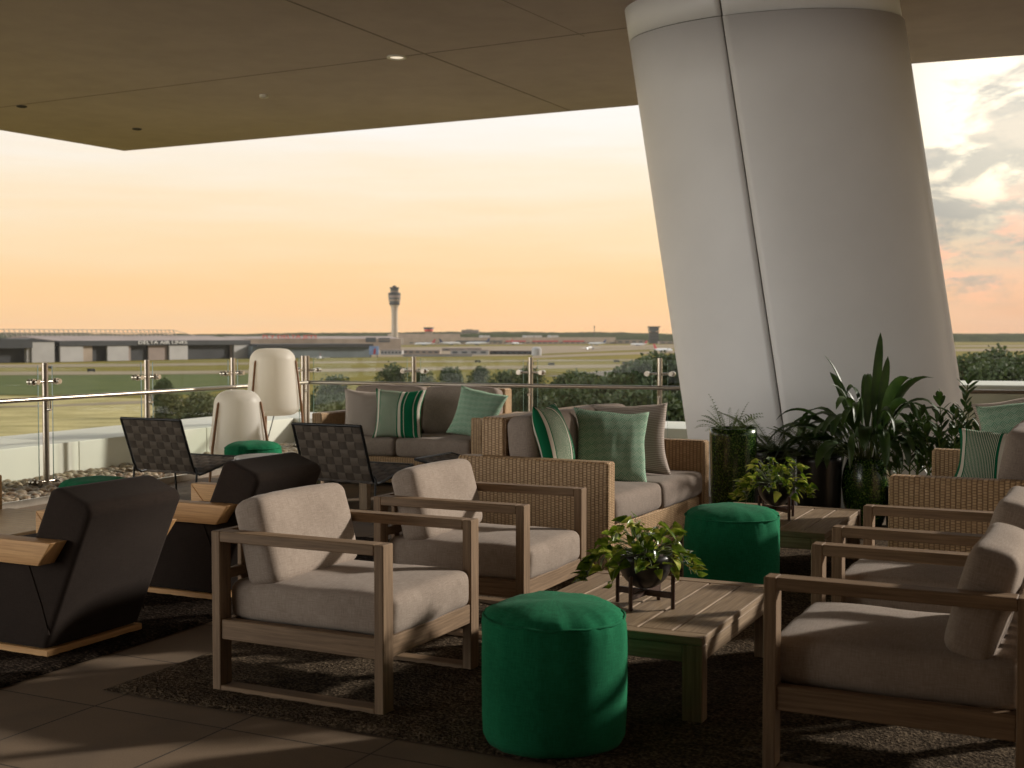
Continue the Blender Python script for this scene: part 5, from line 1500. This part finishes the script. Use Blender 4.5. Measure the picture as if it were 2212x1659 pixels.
# parked cars below at right
def car(label, u, v, Y, col):
    c_ = dp(u, v, Y); t = thing('parked_car', label, 'car', (c_.x, c_.y, ZG), .4, 'cars parked below the right railing')
    mt = plain('car_paint', col, .3)
    b = MB(); b.prism([(-2.2, .35), (2.2, .35), (2.2, .85), (1.2, 1.0), (.6, 1.45), (-1.2, 1.45), (-1.8, .95), (-2.2, .9)], -.9, .9, Matrix.Rotation(R(90), 4, 'X')); b.build('body', mt, t, bev=.06)
    b = MB(); b.prism([(1.05, 1.0), (.55, 1.40), (-1.15, 1.40), (-1.65, 1.0)], -.92, .92, Matrix.Rotation(R(90), 4, 'X')); b.build('windows', MT['b_win'], t)
    for x in (-1.35, 1.35):
        for y in (-.85, .85): q = MB(); q.tube([(x, y - .1, .34), (x, y + .1, .34)], .34, 14); q.build('wheel', MT['black_metal'], t)
for (u, col, l) in ((2158, (.6, .6, .6), 'silver car parked beyond the right railing'), (2196, (.7, .2, .03), 'orange car parked beyond the right railing')):
    Y = 21.39 * F / (829 - 725); c_ = g2(u, 829); car(l, u, 829, c_.y * .62, col)
# ================================================================ light and sky
SUN_EL, SUN_AZ = R(21), R(70)      # azimuth clockwise from +Y
w = bpy.data.worlds.new('World'); SC.world = w; w.use_nodes = True
nt = w.node_tree; nt.nodes.clear(); g = NT(nt)
tc = nt.nodes.new('ShaderNodeTexCoord')
D = g.n('ShaderNodeVectorMath', {0: tc.outputs['Generated']}, operation='NORMALIZE').outputs[0]
s = g.n('ShaderNodeSeparateXYZ', {0: D}); X, Y, Z = s.outputs[0], s.outputs[1], s.outputs[2]
el = g.m('ARCSINE', Z); az = g.m('ARCTAN2', X, Y)
eld = g.m('MULTIPLY', el, 180 / math.pi); azd = g.m('MULTIPLY', az, 180 / math.pi)
e01 = g.m('DIVIDE', g.m('ADD', eld, 5), 95, clamp=True)
def E(d): return (d + 5) / 95
streak = g.noise(g.n('ShaderNodeCombineXYZ', {0: g.m('MULTIPLY', az, 2.2), 1: g.m('MULTIPLY', el, 26), 2: 0.0}).outputs[0], 1.6, 5, .55)
e2 = g.m('ADD', e01, g.m('MULTIPLY', g.m('SUBTRACT', streak, .5), .050), clamp=True)
grad = g.ramp(e2, [(0, (.66, .40, .22)), (E(0), (1.08, .62, .29)), (E(2.2), (.98, .635, .325)), (E(4.5), (.94, .69, .42)), (E(7), (.93, .77, .575)), (E(10), (.92, .86, .79)), (E(15), (.90, .88, .85)), (E(35), (.75, .78, .82)), (1, (.55, .60, .68))])
# cooler, pinker low sky to the right
right = g.ss(azd, 10, 24)
gradR = g.ramp(e2, [(0, (.60, .33, .21)), (E(0), (.80, .42, .24)), (E(2), (.84, .49, .32)), (E(5), (.58, .50, .40)), (E(9), (.60, .55, .46)), (E(14), (.60, .60, .60)), (E(35), (.75, .78, .82)), (1, (.55, .60, .68))])
base = g.mix(right, grad, gradR)
# sky behind the viewer, out of view: neutral, dim only towards the right
# boosted far above the seen sky on the left, to light the column
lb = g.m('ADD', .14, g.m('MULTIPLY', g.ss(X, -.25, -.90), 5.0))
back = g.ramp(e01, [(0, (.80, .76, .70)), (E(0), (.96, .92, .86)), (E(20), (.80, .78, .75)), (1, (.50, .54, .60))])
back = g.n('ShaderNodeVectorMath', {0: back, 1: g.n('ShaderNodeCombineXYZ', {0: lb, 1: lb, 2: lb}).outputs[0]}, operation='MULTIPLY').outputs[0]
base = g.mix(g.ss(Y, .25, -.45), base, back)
# clouds at right
cv = g.n('ShaderNodeCombineXYZ', {0: g.m('MULTIPLY', az, 7.5), 1: g.m('MULTIPLY', el, 19), 2: 3.7}).outputs[0]
cn_ = g.noise(cv, 1.55, 7, .58, .35)
cm = g.m('MULTIPLY', g.ss(cn_, .44, .56), g.m('MULTIPLY', g.ss(azd, 13, 19), g.ss(eld, .8, 3)))
cshade = g.noise(g.mapv(cv, (1, 1, 1), (0, 0, 0), (.35, .5, 0)), 1.9, 6, .6)
ccol = g.mix(g.ss(cshade, .40, .62), (.32, .31, .30), (.58, .50, .42))
ccol = g.mix(g.m('MULTIPLY', g.ss(eld, 8, 3), g.ss(cshade, .46, .58)), ccol, (1.0, .50, .33))
veil = g.m('ADD', .965, g.m('MULTIPLY', g.noise(g.n('ShaderNodeCombineXYZ', {0: g.m('MULTIPLY', az, 3.0), 1: g.m('MULTIPLY', el, 14), 2: 8.0}).outputs[0], 1.3, 5, .6), .07))
base = g.n('ShaderNodeVectorMath', {0: base, 1: g.n('ShaderNodeCombineXYZ', {0: veil, 1: veil, 2: g.m('MULTIPLY', veil, veil)}).outputs[0]}, operation='MULTIPLY').outputs[0]
sky = g.mix(g.m('MULTIPLY', cm, .95), base, ccol)
# sun glow behind cloud gaps at right
sd = Vector((math.sin(R(21.8)) * math.cos(R(9.5)), math.cos(R(21.8)) * math.cos(R(9.5)), math.sin(R(9.5))))
dt = g.n('ShaderNodeVectorMath', {0: D, 1: tuple(sd)}, operation='DOT_PRODUCT').outputs['Value']
glow = g.ss(dt, .9955, .99985)
gl2 = g.m('MULTIPLY', glow, g.m('SUBTRACT', 1, g.m('MULTIPLY', cm, .75)))
sky = g.mix(g.m('MULTIPLY', gl2, .9), sky, (1.5, 1.3, .95))
nish = g.n('ShaderNodeTexSky', sky_type='NISHITA', sun_disc=False, sun_elevation=SUN_EL, sun_rotation=SUN_AZ, air_density=1.2, dust_density=3.0)
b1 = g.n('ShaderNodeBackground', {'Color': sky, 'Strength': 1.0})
b2 = g.n('ShaderNodeBackground', {'Color': nish.outputs[0], 'Strength': .03})
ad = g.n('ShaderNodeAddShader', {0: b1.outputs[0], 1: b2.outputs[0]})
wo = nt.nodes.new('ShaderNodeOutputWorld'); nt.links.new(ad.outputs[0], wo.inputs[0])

ld = bpy.data.lights.new('sun', 'SUN'); ld.energy = 3.8; ld.angle = R(3.0); ld.color = (1, .93, .84)
lo = bpy.data.objects.new('sun', ld); COL.objects.link(lo); lo.location = (30, 0, 20)
sv = Vector((math.sin(SUN_AZ) * math.cos(SUN_EL), math.cos(SUN_AZ) * math.cos(SUN_EL), math.sin(SUN_EL)))
lo.rotation_euler = sv.to_track_quat('Z', 'Y').to_euler()
SC.view_settings.view_transform = 'Standard'; SC.view_settings.look = 'None'; SC.view_settings.gamma = 1.0; SC.view_settings.exposure = 0.0
SC.view_settings.use_curve_mapping = False
SC.render.engine = 'CYCLES'
SC.cycles.max_bounces = 6; SC.cycles.transparent_max_bounces = 16; SC.cycles.diffuse_bounces = 4; SC.cycles.glossy_bounces = 3
SC.cycles.use_denoising = True; SC.cycles.sample_clamp_indirect = 4

# ---- air: one closed box of thin haze round the whole scene
hm = bpy.data.materials.new('thin_haze'); hm.use_nodes = True; hn = hm.node_tree; hn.nodes.clear()
ho = hn.nodes.new('ShaderNodeOutputMaterial'); hv = hn.nodes.new('ShaderNodeVolumePrincipled')
hv.inputs['Color'].default_value = (.86, .80, .70, 1); hv.inputs['Density'].default_value = .32e-4; hv.inputs['Anisotropy'].default_value = .2
hn.links.new(hv.outputs[0], ho.inputs['Volume'])
hb = MB(); hb.v = []; 
hb.add([(x, y, z) for z in (ZG - 2.5, 112) for (x, y) in ((-9300, -80), (9300, -80), (9300, 9300), (-9300, 9300))], [(3, 2, 1, 0), (4, 5, 6, 7), (0, 1, 5, 4), (1, 2, 6, 5), (2, 3, 7, 6), (3, 0, 4, 7)])
hz = hb.build('haze', hm); tag(hz, 'thin pale haze over the airfield', 'haze', kind='stuff')
